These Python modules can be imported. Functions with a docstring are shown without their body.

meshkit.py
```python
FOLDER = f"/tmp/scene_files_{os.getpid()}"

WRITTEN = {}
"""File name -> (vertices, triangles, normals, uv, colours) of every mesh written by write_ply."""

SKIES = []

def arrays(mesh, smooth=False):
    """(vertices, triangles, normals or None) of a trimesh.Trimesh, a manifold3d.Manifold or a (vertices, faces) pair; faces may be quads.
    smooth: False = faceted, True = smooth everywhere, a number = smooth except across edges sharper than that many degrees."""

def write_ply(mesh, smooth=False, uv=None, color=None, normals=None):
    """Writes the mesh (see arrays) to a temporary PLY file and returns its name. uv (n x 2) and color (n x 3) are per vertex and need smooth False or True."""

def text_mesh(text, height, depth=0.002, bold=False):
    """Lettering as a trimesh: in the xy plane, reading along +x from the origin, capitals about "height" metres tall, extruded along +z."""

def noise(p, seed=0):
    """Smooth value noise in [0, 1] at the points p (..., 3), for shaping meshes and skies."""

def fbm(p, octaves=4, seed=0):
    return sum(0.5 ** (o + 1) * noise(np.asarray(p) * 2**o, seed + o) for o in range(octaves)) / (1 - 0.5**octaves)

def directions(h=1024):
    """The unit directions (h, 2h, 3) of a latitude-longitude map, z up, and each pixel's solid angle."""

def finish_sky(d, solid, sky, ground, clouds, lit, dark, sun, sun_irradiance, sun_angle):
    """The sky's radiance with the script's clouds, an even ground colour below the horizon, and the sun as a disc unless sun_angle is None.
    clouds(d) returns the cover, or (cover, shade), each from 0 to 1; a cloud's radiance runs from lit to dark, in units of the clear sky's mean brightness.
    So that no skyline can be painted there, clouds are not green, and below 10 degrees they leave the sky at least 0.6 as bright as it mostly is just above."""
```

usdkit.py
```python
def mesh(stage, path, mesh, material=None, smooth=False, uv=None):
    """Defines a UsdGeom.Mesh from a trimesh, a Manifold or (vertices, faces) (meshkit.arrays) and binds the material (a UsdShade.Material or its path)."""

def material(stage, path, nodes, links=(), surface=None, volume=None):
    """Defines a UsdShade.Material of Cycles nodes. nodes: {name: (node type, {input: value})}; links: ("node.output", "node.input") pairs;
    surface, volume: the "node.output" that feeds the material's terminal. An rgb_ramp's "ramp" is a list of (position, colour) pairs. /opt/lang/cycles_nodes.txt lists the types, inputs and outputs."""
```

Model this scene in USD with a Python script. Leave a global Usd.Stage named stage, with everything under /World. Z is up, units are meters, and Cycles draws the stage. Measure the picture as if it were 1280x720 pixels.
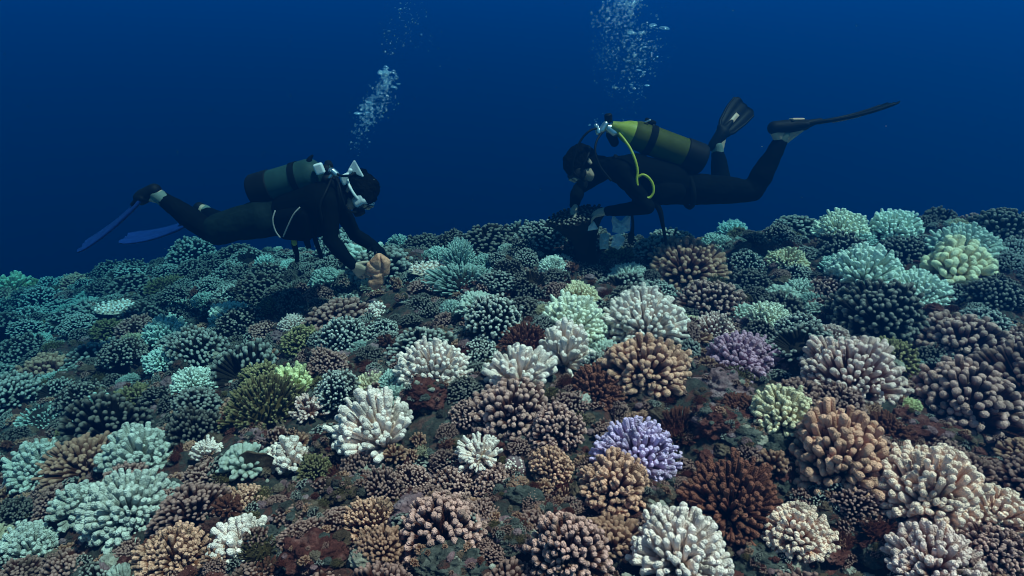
import math, random
import numpy as np, trimesh, manifold3d, usdkit, meshkit
from manifold3d import Manifold
from pxr import Usd, UsdGeom, UsdLux, UsdShade, Gf, Sdf, Vt

stage = Usd.Stage.CreateInMemory()
UsdGeom.Xform.Define(stage, '/World')

# ---------------------------------------------------------------- camera, sky, sun, exposure
CAM = np.array([0.0, 0.0, 1.7])
PITCH = math.radians(23.6)
HFOV = math.radians(75)
EXPOSURE = 0.9
SUN_EL, SUN_AZ = math.radians(67), math.radians(112)
cam = UsdGeom.Camera.Define(stage, '/World/camera')
cam.CreateFocalLengthAttr(20.0)
cam.CreateHorizontalApertureAttr(2 * 20 * math.tan(HFOV / 2))
cam.CreateClippingRangeAttr(Gf.Vec2f(0.05, 1000))
cm = Gf.Matrix4d().SetRotate(Gf.Rotation(Gf.Vec3d(1, 0, 0), 90 - math.degrees(PITCH)))
cm.SetTranslateOnly(Gf.Vec3d(*CAM))
cam.AddTransformOp().Set(cm)
cam.CreateExposureAttr(EXPOSURE)
SD = np.array([math.cos(SUN_EL) * math.sin(SUN_AZ), math.cos(SUN_EL) * math.cos(SUN_AZ), math.sin(SUN_EL)])
sky_mat = usdkit.material(stage, '/World/Looks/sky', {
    's': ('sky_texture', dict(sky_type='single_scattering', sun_disc=False, sun_elevation=SUN_EL, sun_rotation=math.atan2(SD[0], SD[1]))),
    'b': ('background_shader', dict(strength=0.05))}, [('s.color', 'b.color')], surface='b.background')
dome = UsdLux.DomeLight.Define(stage, '/World/sky')
UsdShade.MaterialBindingAPI.Apply(dome.GetPrim()).Bind(sky_mat)
sun = UsdLux.DistantLight.Define(stage, '/World/sun')
sun.CreateNormalizeAttr(True); sun.CreateIntensityAttr(1.25); sun.CreateAngleAttr(4.0); sun.CreateColorAttr(Gf.Vec3f(1, .66, .56))
sun.AddTransformOp().Set(Gf.Matrix4d().SetRotate(Gf.Rotation(Gf.Vec3d(0, 0, 1), Gf.Vec3d(*SD))))

# ---------------------------------------------------------------- helpers
FPX = 640 / math.tan(HFOV / 2)
FWD = np.array([0, math.cos(PITCH), -math.sin(PITCH)]); UP = np.array([0, math.sin(PITCH), math.cos(PITCH)]); RIGHT = np.array([1.0, 0, 0])


def ray(px, py):
    return FWD + (px - 640) / FPX * RIGHT - (py - 360) / FPX * UP


def at(px, py, y):
    "the point of the plane at distance y ahead of the camera that lies in this direction"
    d = ray(px, py)
    return CAM + d * (y / d[1])


def project(p):
    q = np.asarray(p, float) - CAM
    z = q @ FWD
    return np.array([640 + FPX * (q @ RIGHT) / z, 360 - FPX * (q @ UP) / z, z])


USED = {}


def path_for(name, parent=None):
    root = '/World' if parent is None else str(parent.GetPath())
    n = USED.get((root, name), -1) + 1
    USED[(root, name)] = n
    return f'{root}/{name}' + (f'_{n:03d}' if n else '')


def tag(prim, label=None, cat=None, group=None, kind=None):
    for k, v in (('label', label), ('category', cat), ('group', group), ('kind', kind)):
        if v:
            prim.SetCustomDataByKey(k, v)
    return prim


def thing(name, label, cat, loc=(0, 0, 0), group=None):
    x = UsdGeom.Xform.Define(stage, path_for(name))
    if tuple(loc) != (0, 0, 0):
        x.AddTranslateOp().Set(Gf.Vec3d(*map(float, loc)))
    return tag(x.GetPrim(), label, cat, group)


def obj(name, mesh, mat, parent=None, smooth=True, tip=None, loc=None, **kw):
    m = usdkit.mesh(stage, path_for(name, parent), mesh, MAT[mat], smooth=smooth)
    if tip is not None:
        UsdGeom.PrimvarsAPI(m).CreatePrimvar('tip', Sdf.ValueTypeNames.FloatArray, 'vertex').Set(Vt.FloatArray.FromNumpy(np.asarray(tip, np.float32)))
    if loc is not None:
        m.AddTranslateOp().Set(Gf.Vec3d(*map(float, loc)))
    return tag(m.GetPrim(), **kw)


def join(parts):
    v, f, n = [], [], 0
    for a, b in parts:
        v.append(a); f.append(np.asarray(b) + n); n += len(a)
    return np.vstack(v), np.vstack(f)


def unit(v):
    v = np.asarray(v, float)
    return v / (np.linalg.norm(v) + 1e-12)


def spline(pts, n):
    "Catmull-Rom through the points"
    p = np.asarray(pts, float)
    p = np.vstack([2 * p[0] - p[1], p, 2 * p[-1] - p[-2]])
    out = []
    for i in range(1, len(p) - 2):
        for t in np.arange(n) / n:
            a, b, c, d = p[i - 1:i + 3]
            out.append(.5 * (2 * b + (c - a) * t + (2 * a - 5 * b + 4 * c - d) * t * t + (3 * b - a - 3 * c + d) * t ** 3))
    return np.array(out + [p[-2]])


def tube(pts, radii, sides=10, n=6):
    "a round hose or bar through the points, closed at both ends"
    p = spline(pts, n) if n > 1 else np.asarray(pts, float)
    r = np.interp(np.linspace(0, 1, len(p)), np.linspace(0, 1, len(np.atleast_1d(radii))) if np.ndim(radii) else [0, 1], radii if np.ndim(radii) else [radii, radii])
    t = np.gradient(p, axis=0)
    t /= np.linalg.norm(t, axis=1, keepdims=True) + 1e-12
    nrm = unit(np.cross(t[0], [0.3, 0.2, 1.0])); V = []
    ang = np.arange(sides) * 2 * math.pi / sides
    for i in range(len(p)):
        nrm = unit(nrm - t[i] * (nrm @ t[i])); b = np.cross(t[i], nrm)
        V.append(p[i] + r[i] * (np.cos(ang)[:, None] * nrm + np.sin(ang)[:, None] * b))
    V = np.vstack(V + [p[:1], p[-1:]])
    F = []
    for i in range(len(p) - 1):
        for j in range(sides):
            a, b, c, d = i * sides + j, i * sides + (j + 1) % sides, (i + 1) * sides + (j + 1) % sides, (i + 1) * sides + j
            F += [[a, b, c], [a, c, d]]
    e, l = len(V) - 2, (len(p) - 1) * sides
    for j in range(sides):
        F += [[e, (j + 1) % sides, j], [e + 1, l + j, l + (j + 1) % sides]]
    return V, np.array(F)


def frame_from(z, hint=(0, 0, 1)):
    z = unit(z); x = np.cross(hint, z)
    x = unit(x) if np.linalg.norm(x) > 1e-6 else np.array([1.0, 0, 0])
    return np.stack([x, np.cross(z, x), z], 1)


def lathe(profile, a, b, sides=28, hint=(0, 0, 1)):
    "profile (radius, 0..1 along a->b)"
    pr = np.array(profile, float); M = frame_from(np.subtract(b, a), hint); L = np.linalg.norm(np.subtract(b, a))
    ang = np.arange(sides) * 2 * math.pi / sides
    V = np.vstack([np.stack([r * np.cos(ang), r * np.sin(ang), np.full(sides, s * L)], 1) for r, s in pr]) @ M.T + a
    F = []
    for i in range(len(pr) - 1):
        for j in range(sides):
            q, w, e, r = i * sides + j, i * sides + (j + 1) % sides, (i + 1) * sides + (j + 1) % sides, (i + 1) * sides + j
            F += [[q, w, e], [q, e, r]]
    V = np.vstack([V, a + M[:, 2] * pr[0, 1] * L, a + M[:, 2] * pr[-1, 1] * L]); k = len(V)
    l = (len(pr) - 1) * sides
    for j in range(sides):
        F += [[k - 2, (j + 1) % sides, j], [k - 1, l + j, l + (j + 1) % sides]]
    return V, np.array(F)


def ball(p, r, seg=18):
    return Manifold.sphere(float(r), seg).translate([float(x) for x in p])


def flesh(groups, length=.018, smooth=8, seg=18):
    "groups of (point, radius): the hull of each group's spheres, all joined to one smooth skin"
    solids = [Manifold.batch_hull([ball(p, r, seg) for p, r in g]) if len(g) > 1 else ball(*g[0], seg) for g in groups]
    m = Manifold.batch_boolean(solids, manifold3d.OpType.Add).refine_to_length(length).to_mesh()
    t = trimesh.Trimesh(m.vert_properties[:, :3], m.tri_verts, process=True)
    trimesh.smoothing.filter_taubin(t, .5, .53, smooth)
    return np.array(t.vertices), np.array(t.faces)


def crumple(mesh, amp, scale, seed=0, axis=None):
    v, f = np.array(mesh[0], float), np.array(mesh[1])
    d = np.stack([meshkit.fbm(v * scale + s, 3, seed + s) for s in (11, 37, 71)], -1) - .5
    return v + 2 * amp * d, f


def rounded_box(size, r, M=np.eye(3), loc=(0, 0, 0), seg=10):
    s = np.array(size, float) / 2 - r
    m = Manifold.batch_hull([ball(s * q, r, seg) for q in np.array([[x, y, z] for x in (-1, 1) for y in (-1, 1) for z in (-1, 1)], float)]).to_mesh()
    return m.vert_properties[:, :3] @ np.asarray(M).T + loc, m.tri_verts


# ---------------------------------------------------------------- materials
MAT = {}


def plain(name, color, rough=.6, metallic=0.0, bump=0.0, bscale=60.0, vary=.25, vscale=18.0, spec=.3):
    lo, hi = [c * (1 - vary) for c in color], [min(1, c * (1 + vary)) for c in color]
    nodes = {'g': ('geometry', {}), 'n': ('noise_texture', dict(scale=vscale, detail=4.0, roughness=.6)),
             'r': ('rgb_ramp', dict(ramp=[(0.3, lo), (0.7, hi)])),
             'p': ('principled_bsdf', dict(roughness=rough, metallic=metallic, specular_ior_level=spec))}
    links = [('g.position', 'n.vector'), ('n.fac', 'r.fac'), ('r.color', 'p.base_color')]
    if bump:
        nodes |= {'n2': ('noise_texture', dict(scale=bscale, detail=3.0)), 'b': ('bump', dict(strength=bump, distance=.01))}
        links += [('g.position', 'n2.vector'), ('n2.fac', 'b.height'), ('b.normal', 'p.normal')]
    MAT[name] = usdkit.material(stage, '/World/Looks/' + name, nodes, links, surface='p.BSDF')


def coral(name, body, tip, t0=.35, t1=1.0, blotch=.3, vs=220.0, bump=.85, turf=.55):
    "living tissue: pigment of the stem to pigment of the growing tip (primvar tip), blotches, fine polyp relief"
    nodes = {'a': ('attribute', dict(attribute='tip')), 't': ('texture_coordinate', {}), 'o': ('object_info', {}),
             'm': ('map_range', dict(from_min=t0, from_max=t1, clamp=True, range_type='smoothstep')),
             'n': ('noise_texture', dict(scale=14.0, detail=4.0, roughness=.65)),
             'mr': ('map_range', dict(from_min=.3, from_max=.7, to_min=1 - blotch, to_max=1 + blotch * .6, clamp=True)),
             'or': ('map_range', dict(from_min=0.0, from_max=1.0, to_min=.8, to_max=1.12)),
             'x': ('mix_color', dict(a=body, b=tip, use_clamp=False)) if False else ('mix', dict(mix_type='mix', color1=body, color2=tip)),
             'w': ('geometry', {}), 'pn': ('noise_texture', dict(scale=9.0, detail=3.0, roughness=.6)), 'pm': ('map_range', dict(from_min=.58, from_max=.68, to_min=0.0, to_max=turf, clamp=True)),
             'z': ('mix', dict(mix_type='mix', color2=(.075, .055, .035))),
             'k': ('math', dict(math_type='multiply')),
             'y': ('vector_math', dict(math_type='scale')),
             'v': ('voronoi_texture', dict(scale=vs, feature='smooth_f1', smoothness=.4)),
             'b': ('bump', dict(strength=bump, distance=.008, invert=True)),
             'p': ('principled_bsdf', dict(roughness=.72, specular_ior_level=.06, diffuse_roughness=.3))}
    links = [('a.fac', 'm.value'), ('m.result', 'x.fac'), ('t.object', 'n.vector'), ('n.fac', 'mr.value'), ('o.random', 'or.value'), ('w.position', 'pn.vector'), ('pn.fac', 'pm.value'), ('pm.result', 'z.fac'), ('y.vector', 'z.color1'),
             ('mr.result', 'k.value1'), ('or.result', 'k.value2'), ('x.color', 'y.vector1'), ('k.value', 'y.scale'), ('z.color', 'p.base_color'),
             ('t.object', 'v.vector'), ('v.distance', 'b.height'), ('b.normal', 'p.normal')]
    MAT[name] = usdkit.material(stage, '/World/Looks/' + name, nodes, links, surface='p.BSDF')


coral('brown_coral', (.090, .026, .016), (.70, .38, .32), .78, 1.02)
coral('dark_coral', (.020, .014, .011), (.36, .31, .27), .84, 1.03)
coral('tan_coral', (.19, .060, .030), (.80, .41, .28), .60, 1.02)
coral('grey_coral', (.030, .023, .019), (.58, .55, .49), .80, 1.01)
coral('olive_coral', (.10, .066, .026), (.40, .31, .15), .65, 1.02)
coral('white_coral', (.78, .54, .43), (.98, .77, .68), .15, .8, blotch=.12)
coral('cream_coral', (.44, .32, .17), (.88, .72, .48), .2, .95, blotch=.18)
coral('mint_coral', (.48, .45, .30), (.90, .84, .67), .2, .9, blotch=.14)
coral('yellow_coral', (.42, .40, .10), (.85, .80, .42), .2, .9, blotch=.15)
coral('pink_coral', (.34, .14, .10), (.95, .64, .56), .55, 1.0, blotch=.2)
coral('peach_coral', (.72, .30, .17), (.98, .67, .53), .25, .95, blotch=.2)
coral('purple_coral', (.28, .14, .24), (.80, .56, .80), .3, 1.0, blotch=.2)
coral('plum_coral', (.24, .085, .12), (.60, .32, .42), .3, 1.0, blotch=.25)
coral('maroon_coral', (.09, .020, .014), (.25, .085, .056), .4, 1.0, blotch=.45)
coral('dusty_coral', (.26, .24, .19), (.56, .55, .48), .3, .95)  # pale coral darkened in its pigment for light falling off to the left
coral('icy_coral', (.48, .47, .38), (.78, .80, .69), .2, .9, blotch=.14)  # cooler white: loss of warm light with distance put into the pigment
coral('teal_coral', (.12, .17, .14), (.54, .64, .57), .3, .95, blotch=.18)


def rock_material(name, ramp, scale=5.0, bump=.9):
    nodes = {'g': ('geometry', {}), 'n': ('noise_texture', dict(scale=scale, detail=6.0, roughness=.72, distortion=.6)),
             'r': ('rgb_ramp', dict(ramp=ramp)),
             'n3': ('noise_texture', dict(scale=38.0, detail=5.0, roughness=.7)), 'mr': ('map_range', dict(from_min=.3, from_max=.7, to_min=.45, to_max=1.35, clamp=True)),
             'y': ('vector_math', dict(math_type='scale')),
             'n2': ('noise_texture', dict(scale=70.0, detail=6.0, roughness=.75)), 'b': ('bump', dict(strength=bump, distance=.02)),
             'p': ('principled_bsdf', dict(roughness=.85, specular_ior_level=.04))}
    links = [('g.position', 'n.vector'), ('n.fac', 'r.fac'), ('g.position', 'n3.vector'), ('n3.fac', 'mr.value'), ('r.color', 'y.vector1'), ('mr.result', 'y.scale'), ('y.vector', 'p.base_color'),
             ('g.position', 'n2.vector'), ('n2.fac', 'b.height'), ('b.normal', 'p.normal')]
    MAT[name] = usdkit.material(stage, '/World/Looks/' + name, nodes, links, surface='p.BSDF')


rock_material('reef_rock', [(.22, (.020, .015, .013)), (.36, (.055, .030, .024)), (.44, (.11, .042, .034)), (.50, (.050, .042, .038)), (.57, (.060, .058, .050)), (.63, (.14, .065, .055)), (.74, (.20, .15, .13))])
rock_material('maroon_rock', [(.3, (.045, .014, .012)), (.5, (.13, .04, .033)), (.62, (.20, .085, .075)), (.75, (.26, .16, .15))], 9.0)
rock_material('pink_rock', [(.3, (.12, .055, .06)), (.5, (.26, .14, .15)), (.7, (.36, .25, .26))], 9.0)
rock_material('teal_rock', [(.3, (.03, .04, .038)), (.5, (.085, .085, .075)), (.7, (.19, .18, .155))], 12.0)
rock_material('brown_rock', [(.3, (.05, .030, .02)), (.5, (.13, .08, .055)), (.7, (.23, .17, .13))], 8.0)
rock_material('pale_rock', [(.3, (.22, .18, .14)), (.5, (.42, .37, .30)), (.7, (.60, .56, .50))], 8.0)
plain('neoprene', (.0018, .0026, .0035), .8, bump=.4, bscale=50, spec=.015)
plain('suit_grey', (.0045, .009, .009), .85, bump=.5, bscale=35, spec=.03)
plain('vest_cloth', (.0012, .0018, .0025), .8, bump=.4, bscale=80, spec=.02)
plain('webbing', (.003, .004, .005), .8, bump=.3, bscale=200, spec=.03)
plain('rubber', (.0035, .004, .005), .6, spec=.07)
plain('skin', (.36, .25, .18), .5, bump=.1, vary=.12)
plain('hair', (.002, .002, .002), .8, spec=.02, bump=.8, bscale=90)
plain('sock', (.09, .12, .105), .7, vary=.1)
plain('steel', (.62, .62, .60), .3, 1.0, vary=.1)
plain('tank_yellow', (.036, .040, .0035), .6, spec=.08, bump=.08, vary=.25, vscale=9)
plain('neck_yellow', (.20, .23, .02), .45, vary=.08)
plain('hose_yellow', (.30, .31, .03), .5, vary=.06)
plain('tank_green', (.013, .034, .032), .6, spec=.08, bump=.08, vary=.25, vscale=9)
plain('white_plastic', (.55, .58, .58), .45, vary=.05)
plain('fin_blue', (.007, .024, .12), .5, spec=.08, vary=.15)
plain('fin_black', (.003, .0035, .0045), .5, spec=.06, vary=.2)
plain('fin_stripe', (.40, .24, .17), .5, vary=.1)
plain('piping', (.30, .27, .25), .6)
plain('lens', (.02, .025, .03), .08, spec=.6)
plain('tag_yellow', (.40, .38, .06), .5)
rock_material('tan_leather', [(.3, (.46, .18, .10)), (.5, (.70, .29, .18)), (.7, (.78, .38, .25))], 12.0, .5)
MAT['clear_plastic'] = usdkit.material(stage, '/World/Looks/clear_plastic', {
    'd': ('principled_bsdf', dict(base_color=(.75, .78, .80), roughness=.3)), 't': ('transparent_bsdf', dict(color=(.85, .9, .92))),
    'm': ('mix_closure', dict(fac=.45))}, [('d.BSDF', 'm.closure1'), ('t.BSDF', 'm.closure2')], surface='m.closure')
MAT['air'] = usdkit.material(stage, '/World/Looks/air', {  # reflection of the blue water put into the bubble colour
    'd': ('glossy_bsdf', dict(color=(.70, .92, 1.0), roughness=.15)), 'e': ('diffuse_bsdf', dict(color=(.25, .62, .85))), 't': ('transparent_bsdf', dict(color=(1, 1, 1))),
    'l': ('layer_weight', dict(blend=.28)), 'x': ('mix_closure', dict(fac=.30)), 'm': ('mix_closure', {})},
    [('d.BSDF', 'x.closure1'), ('e.BSDF', 'x.closure2'), ('l.facing', 'm.fac'), ('t.BSDF', 'm.closure1'), ('x.closure', 'm.closure2')], surface='m.closure')
# the water itself: red is soon absorbed, blue travels far and is scattered
W_D = 0.7
W_S, W_A = np.array([.0001, .0088, .0290]), np.array([.25, .062, .028])
w_c = W_S / W_D
w_a = (1 - np.clip(W_A / (W_D * (1 - w_c)), 0, 1)) ** 2
MAT['water'] = usdkit.material(stage, '/World/Looks/water', {'v': ('principled_volume', dict(color=w_c, density=W_D, absorption_color=w_a, anisotropy=.6))}, [], volume='v.volume')


# ---------------------------------------------------------------- the reef: one sheet, its crest falls away into deep water
def smooth(a, b, x):
    t = np.clip((x - a) / (b - a), 0, 1)
    return t * t * (3 - 2 * t)


def crest(x):
    return 4.95 - .16 * np.maximum(x, 0) - .40 * np.clip(x, -7, 0) * smooth(0, -3, x)


def height(x, y, fine=True):
    x, y = np.asarray(x, float), np.asarray(y, float)
    z = -.06 + .058 * np.clip(x, 0, 8) + .095 * np.clip(x, -12, 0) - .195 * np.clip(-x - 1.3, 0, 6) - .024 * np.clip(y - 2, 0, 4)
    over = np.maximum(y - crest(x), 0)
    z = z - .55 * over ** 2 / (over + .9)
    p = np.stack([x, y, 0 * x], -1)
    z = z + .30 * (meshkit.fbm(p * 1.3, 3, 5) - .5)
    if fine:
        near = np.exp(-np.maximum(np.hypot(x, y - 3) - 7, 0))
        z = z + near * (.20 * (meshkit.fbm(p * 6.0, 4, 9) - .5) - .05 * np.abs(meshkit.noise(p * 9, 21) - .5))
    return z


def stretched(lo, hi, step, far_lo, far_hi):
    core = np.arange(lo, hi, step)
    out = [hi]
    s = step
    while out[-1] < far_hi:
        s *= 1.35; out.append(out[-1] + s)
    inn = [lo]; s = step
    while inn[-1] > far_lo:
        s *= 1.35; inn.append(inn[-1] - s)
    return np.concatenate([inn[:0:-1], core, out])


gx, gy = stretched(-5.6, 5.2, .034, -180, 180), stretched(.9, 8.4, .034, -180, 180)
GX, GY = np.meshgrid(gx, gy)
nx = len(gx)
ii, jj = np.meshgrid(np.arange(len(gy) - 1), np.arange(nx - 1), indexing='ij')
q0 = (ii * nx + jj).ravel()
gv = np.stack([GX, GY, height(GX, GY)], -1).reshape(-1, 3)
gf = np.vstack([np.stack([q0, q0 + 1, q0 + nx + 1], 1), np.stack([q0, q0 + nx + 1, q0 + nx], 1)])
obj('reef_floor', (gv, gf), 'reef_rock', kind='structure', label='dark coral rock floor of the reef falling away to the left')
LOW = float(gv[:, 2].min())

# ---------------------------------------------------------------- coral growth forms
RNG = np.random.default_rng(11)
SIDES = 8
ANG = np.arange(SIDES) * 2 * math.pi / SIDES


def finger(p0, p1, r, rng, club=1.08, flat=1.0, bend=.12, sides=8):
    "one coral branch: a slightly bent, uneven, blunt finger. Returns vertices, faces, tip (0 stem, 1 end)"
    p0, p1 = np.asarray(p0, float), np.asarray(p1, float)
    ax = p1 - p0; L = np.linalg.norm(ax); r = min(r, L * .48)
    M = frame_from(ax, unit(rng.normal(size=3)))
    side = M[:, 0] * bend * L * rng.normal()
    s = np.array([0, .34 * L, .64 * L, L - .95 * r, L - .5 * r, L - .18 * r, L - .03 * r])
    k = np.array([.78, .86, .96, club, club * .92, club * .62, club * .28]) * r
    ang = np.arange(sides) * 2 * math.pi / sides
    t = s / L
    c = p0 + np.outer(t, ax) + np.outer(t * t - t, side)
    wob = 1 + .11 * rng.normal(size=(len(s), sides)) * np.array([.5, 1, 1, 1, .8, .5, .3])[:, None]
    ring = (np.cos(ang)[None, :, None] * M[:, 0] * flat + np.sin(ang)[None, :, None] * M[:, 1] / math.sqrt(flat))
    V = c[:, None] + ring * (k[:, None] * wob)[:, :, None]
    V = np.vstack([V.reshape(-1, 3), p1 + 0 * side])
    i, j = np.meshgrid(np.arange(len(s) - 1), np.arange(sides), indexing='ij')
    a, b = (i * sides + j).ravel(), (i * sides + (j + 1) % sides).ravel()
    e = len(V) - 1; l = (len(s) - 1) * sides; jj = np.arange(sides)
    F = np.vstack([np.stack([a, b, b + sides], 1), np.stack([a, b + sides, a + sides], 1), np.stack([l + jj, l + (jj + 1) % sides, np.full(sides, e)], 1)])
    return V, F, np.append(np.repeat(t, sides), 1.0)


def branch(p0, p1, r, rng, fork=.3, nubs=0, **kw):
    parts = [finger(p0, p1, r, rng, **kw)]
    ax = np.subtract(p1, p0); L = np.linalg.norm(ax)
    if rng.random() < fork:
        q0 = p0 + ax * rng.uniform(.35, .6)
        sidev = unit(np.cross(ax, rng.normal(size=3)))
        q1 = p1 * 1.0 + sidev * r * rng.uniform(1.5, 2.2) - ax * rng.uniform(.0, .16)
        parts.append(finger(q0, q1, r * rng.uniform(.75, .95), rng, **kw))
    for _ in range(nubs):
        q0 = p0 + ax * rng.uniform(.35, .8); sidev = unit(np.cross(ax, rng.normal(size=3)))
        parts.append(finger(q0, q0 + sidev * r * 1.9 + ax * .12, r * .5, rng, sides=6))
    v, f = join([(a, b) for a, b, _ in parts])
    return v, f, np.concatenate([c for _, _, c in parts])


def dome_dirs(n, rng, low=-.25):
    k = np.arange(n) + .5
    z = 1 - (1 - low) * k / n
    ph = k * math.pi * (3 - math.sqrt(5)) + rng.uniform(0, 6.28)
    d = np.stack([np.sqrt(1 - z * z) * np.cos(ph), np.sqrt(1 - z * z) * np.sin(ph), z], 1)
    d += rng.normal(size=d.shape) * .32 / math.sqrt(n) * 2
    return d / np.linalg.norm(d, axis=1, keepdims=True)


def lump(R, rng, amp=.18, freq=2.2, sub=3, seed=None):
    s = trimesh.creation.icosphere(sub, 1.0)
    v = np.array(s.vertices)
    o = rng.uniform(0, 50, 3)
    k = 1 + amp * 2 * (meshkit.fbm(v * freq + o, 4, 3) - .5) * 1.6
    return v * k[:, None] * np.asarray(R), np.array(s.faces)


def crag(R, rng, sub=4):
    "a rough eroded rock: lumps, pits and ledges"
    s = trimesh.creation.icosphere(sub, 1.0); v = np.array(s.vertices); o = rng.uniform(0, 50, 3)
    k = .72 + .62 * (meshkit.fbm(v * 1.5 + o, 3, 3) - .5) + .34 * np.abs(meshkit.noise(v * 2.6 + o, 5) - .5) + .34 * (meshkit.fbm(v * 5 + o, 4, 6) - .5) + .10 * (meshkit.noise(v * 16 + o, 9) - .5)
    return v * k[:, None] * 1.15 * np.asarray(R), np.array(s.faces)


FORMS = {  # finger radius / colony radius, spacing in finger radii, start fraction, fork, club, flat, lowest direction
    'knob':   dict(r=.068, gap=2.95, start=.26, fork=.35, club=1.04, flat=1.22, low=-.20),
    'knobfine': dict(r=.053, gap=2.95, start=.36, fork=.35, club=1.04, flat=1.18, low=-.20),
    'dome':   dict(r=.058, gap=2.8, start=.18, fork=.50, club=.98, flat=1.15, low=-.05, lob=.20),
    'fan':    dict(r=.066, gap=3.7, start=.05, fork=.9, club=.95, flat=1.15, low=.15),
    'open':   dict(r=.082, gap=4.1, start=.03, fork=1.0, club=.94, flat=1.2, low=.10),
    'stub':   dict(r=.105, gap=2.9, start=.1, fork=.35, club=.98, flat=1.25, low=.12),
    'fat':    dict(r=.066, gap=2.95, start=.16, fork=.45, club=1.02, flat=1.3, low=-.10),
    'fine':   dict(r=.034, gap=3.0, start=.62, fork=.9, club=.9, flat=1.0, low=-.12),
    'stag':   dict(r=.042, gap=4.6, start=.06, fork=1.0, club=.75, flat=1.0, low=.15),
    'leaf':   dict(r=.10, gap=2.9, start=.15, fork=.6, club=1.1, flat=1.4, low=.0),
}


def colony(form, R, rng, limit=230, nubs=0):
    "branches [(v, f, tip)] and the base (v, f) of a colony standing on z = 0"
    R = np.asarray(R, float); Rm = float(np.mean(R)); g = FORMS[form]
    r = g['r'] * Rm
    n = int(min(limit, (1 - g['low']) * 2 * math.pi / (g['gap'] * g['r']) ** 2 * 1.05))
    c = np.array([0, 0, R[2] * .32]); o = rng.uniform(0, 60, 3)
    dead, whole = unit(rng.normal(size=3) - [0, 0, .3]), nubs or rng.random() < .5     # some colonies have lost the branches of one side
    out = []
    for d in dome_dirs(n, rng, g['low']):
        lob = 1 + g.get('lob', .42) * (meshkit.noise(d * 1.6 + o, 2) - .5) + rng.normal() * .065
        tipp = c + d * R * lob
        root = c * .35 + d * R * g['start'] * np.array([1, 1, .8])
        if rng.random() < .03 or (not whole and d @ dead > .80):
            continue
        out.append(branch(root, tipp, r * rng.uniform(.82, 1.16), rng, fork=g['fork'], nubs=nubs, club=g['club'], flat=rng.uniform(1, g['flat']), bend=.10))
    bv, bf = lump(R * max(g['start'] * 1.12, .3), rng, .25, 2.5, 2)
    bv[:, 2] = bv[:, 2] + c[2] * .7
    stem, sf = lump(R * np.array([.42, .42, .42]), rng, .3, 2.5, 2)
    return out, join([(bv, bf), (stem, sf)])


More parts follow.
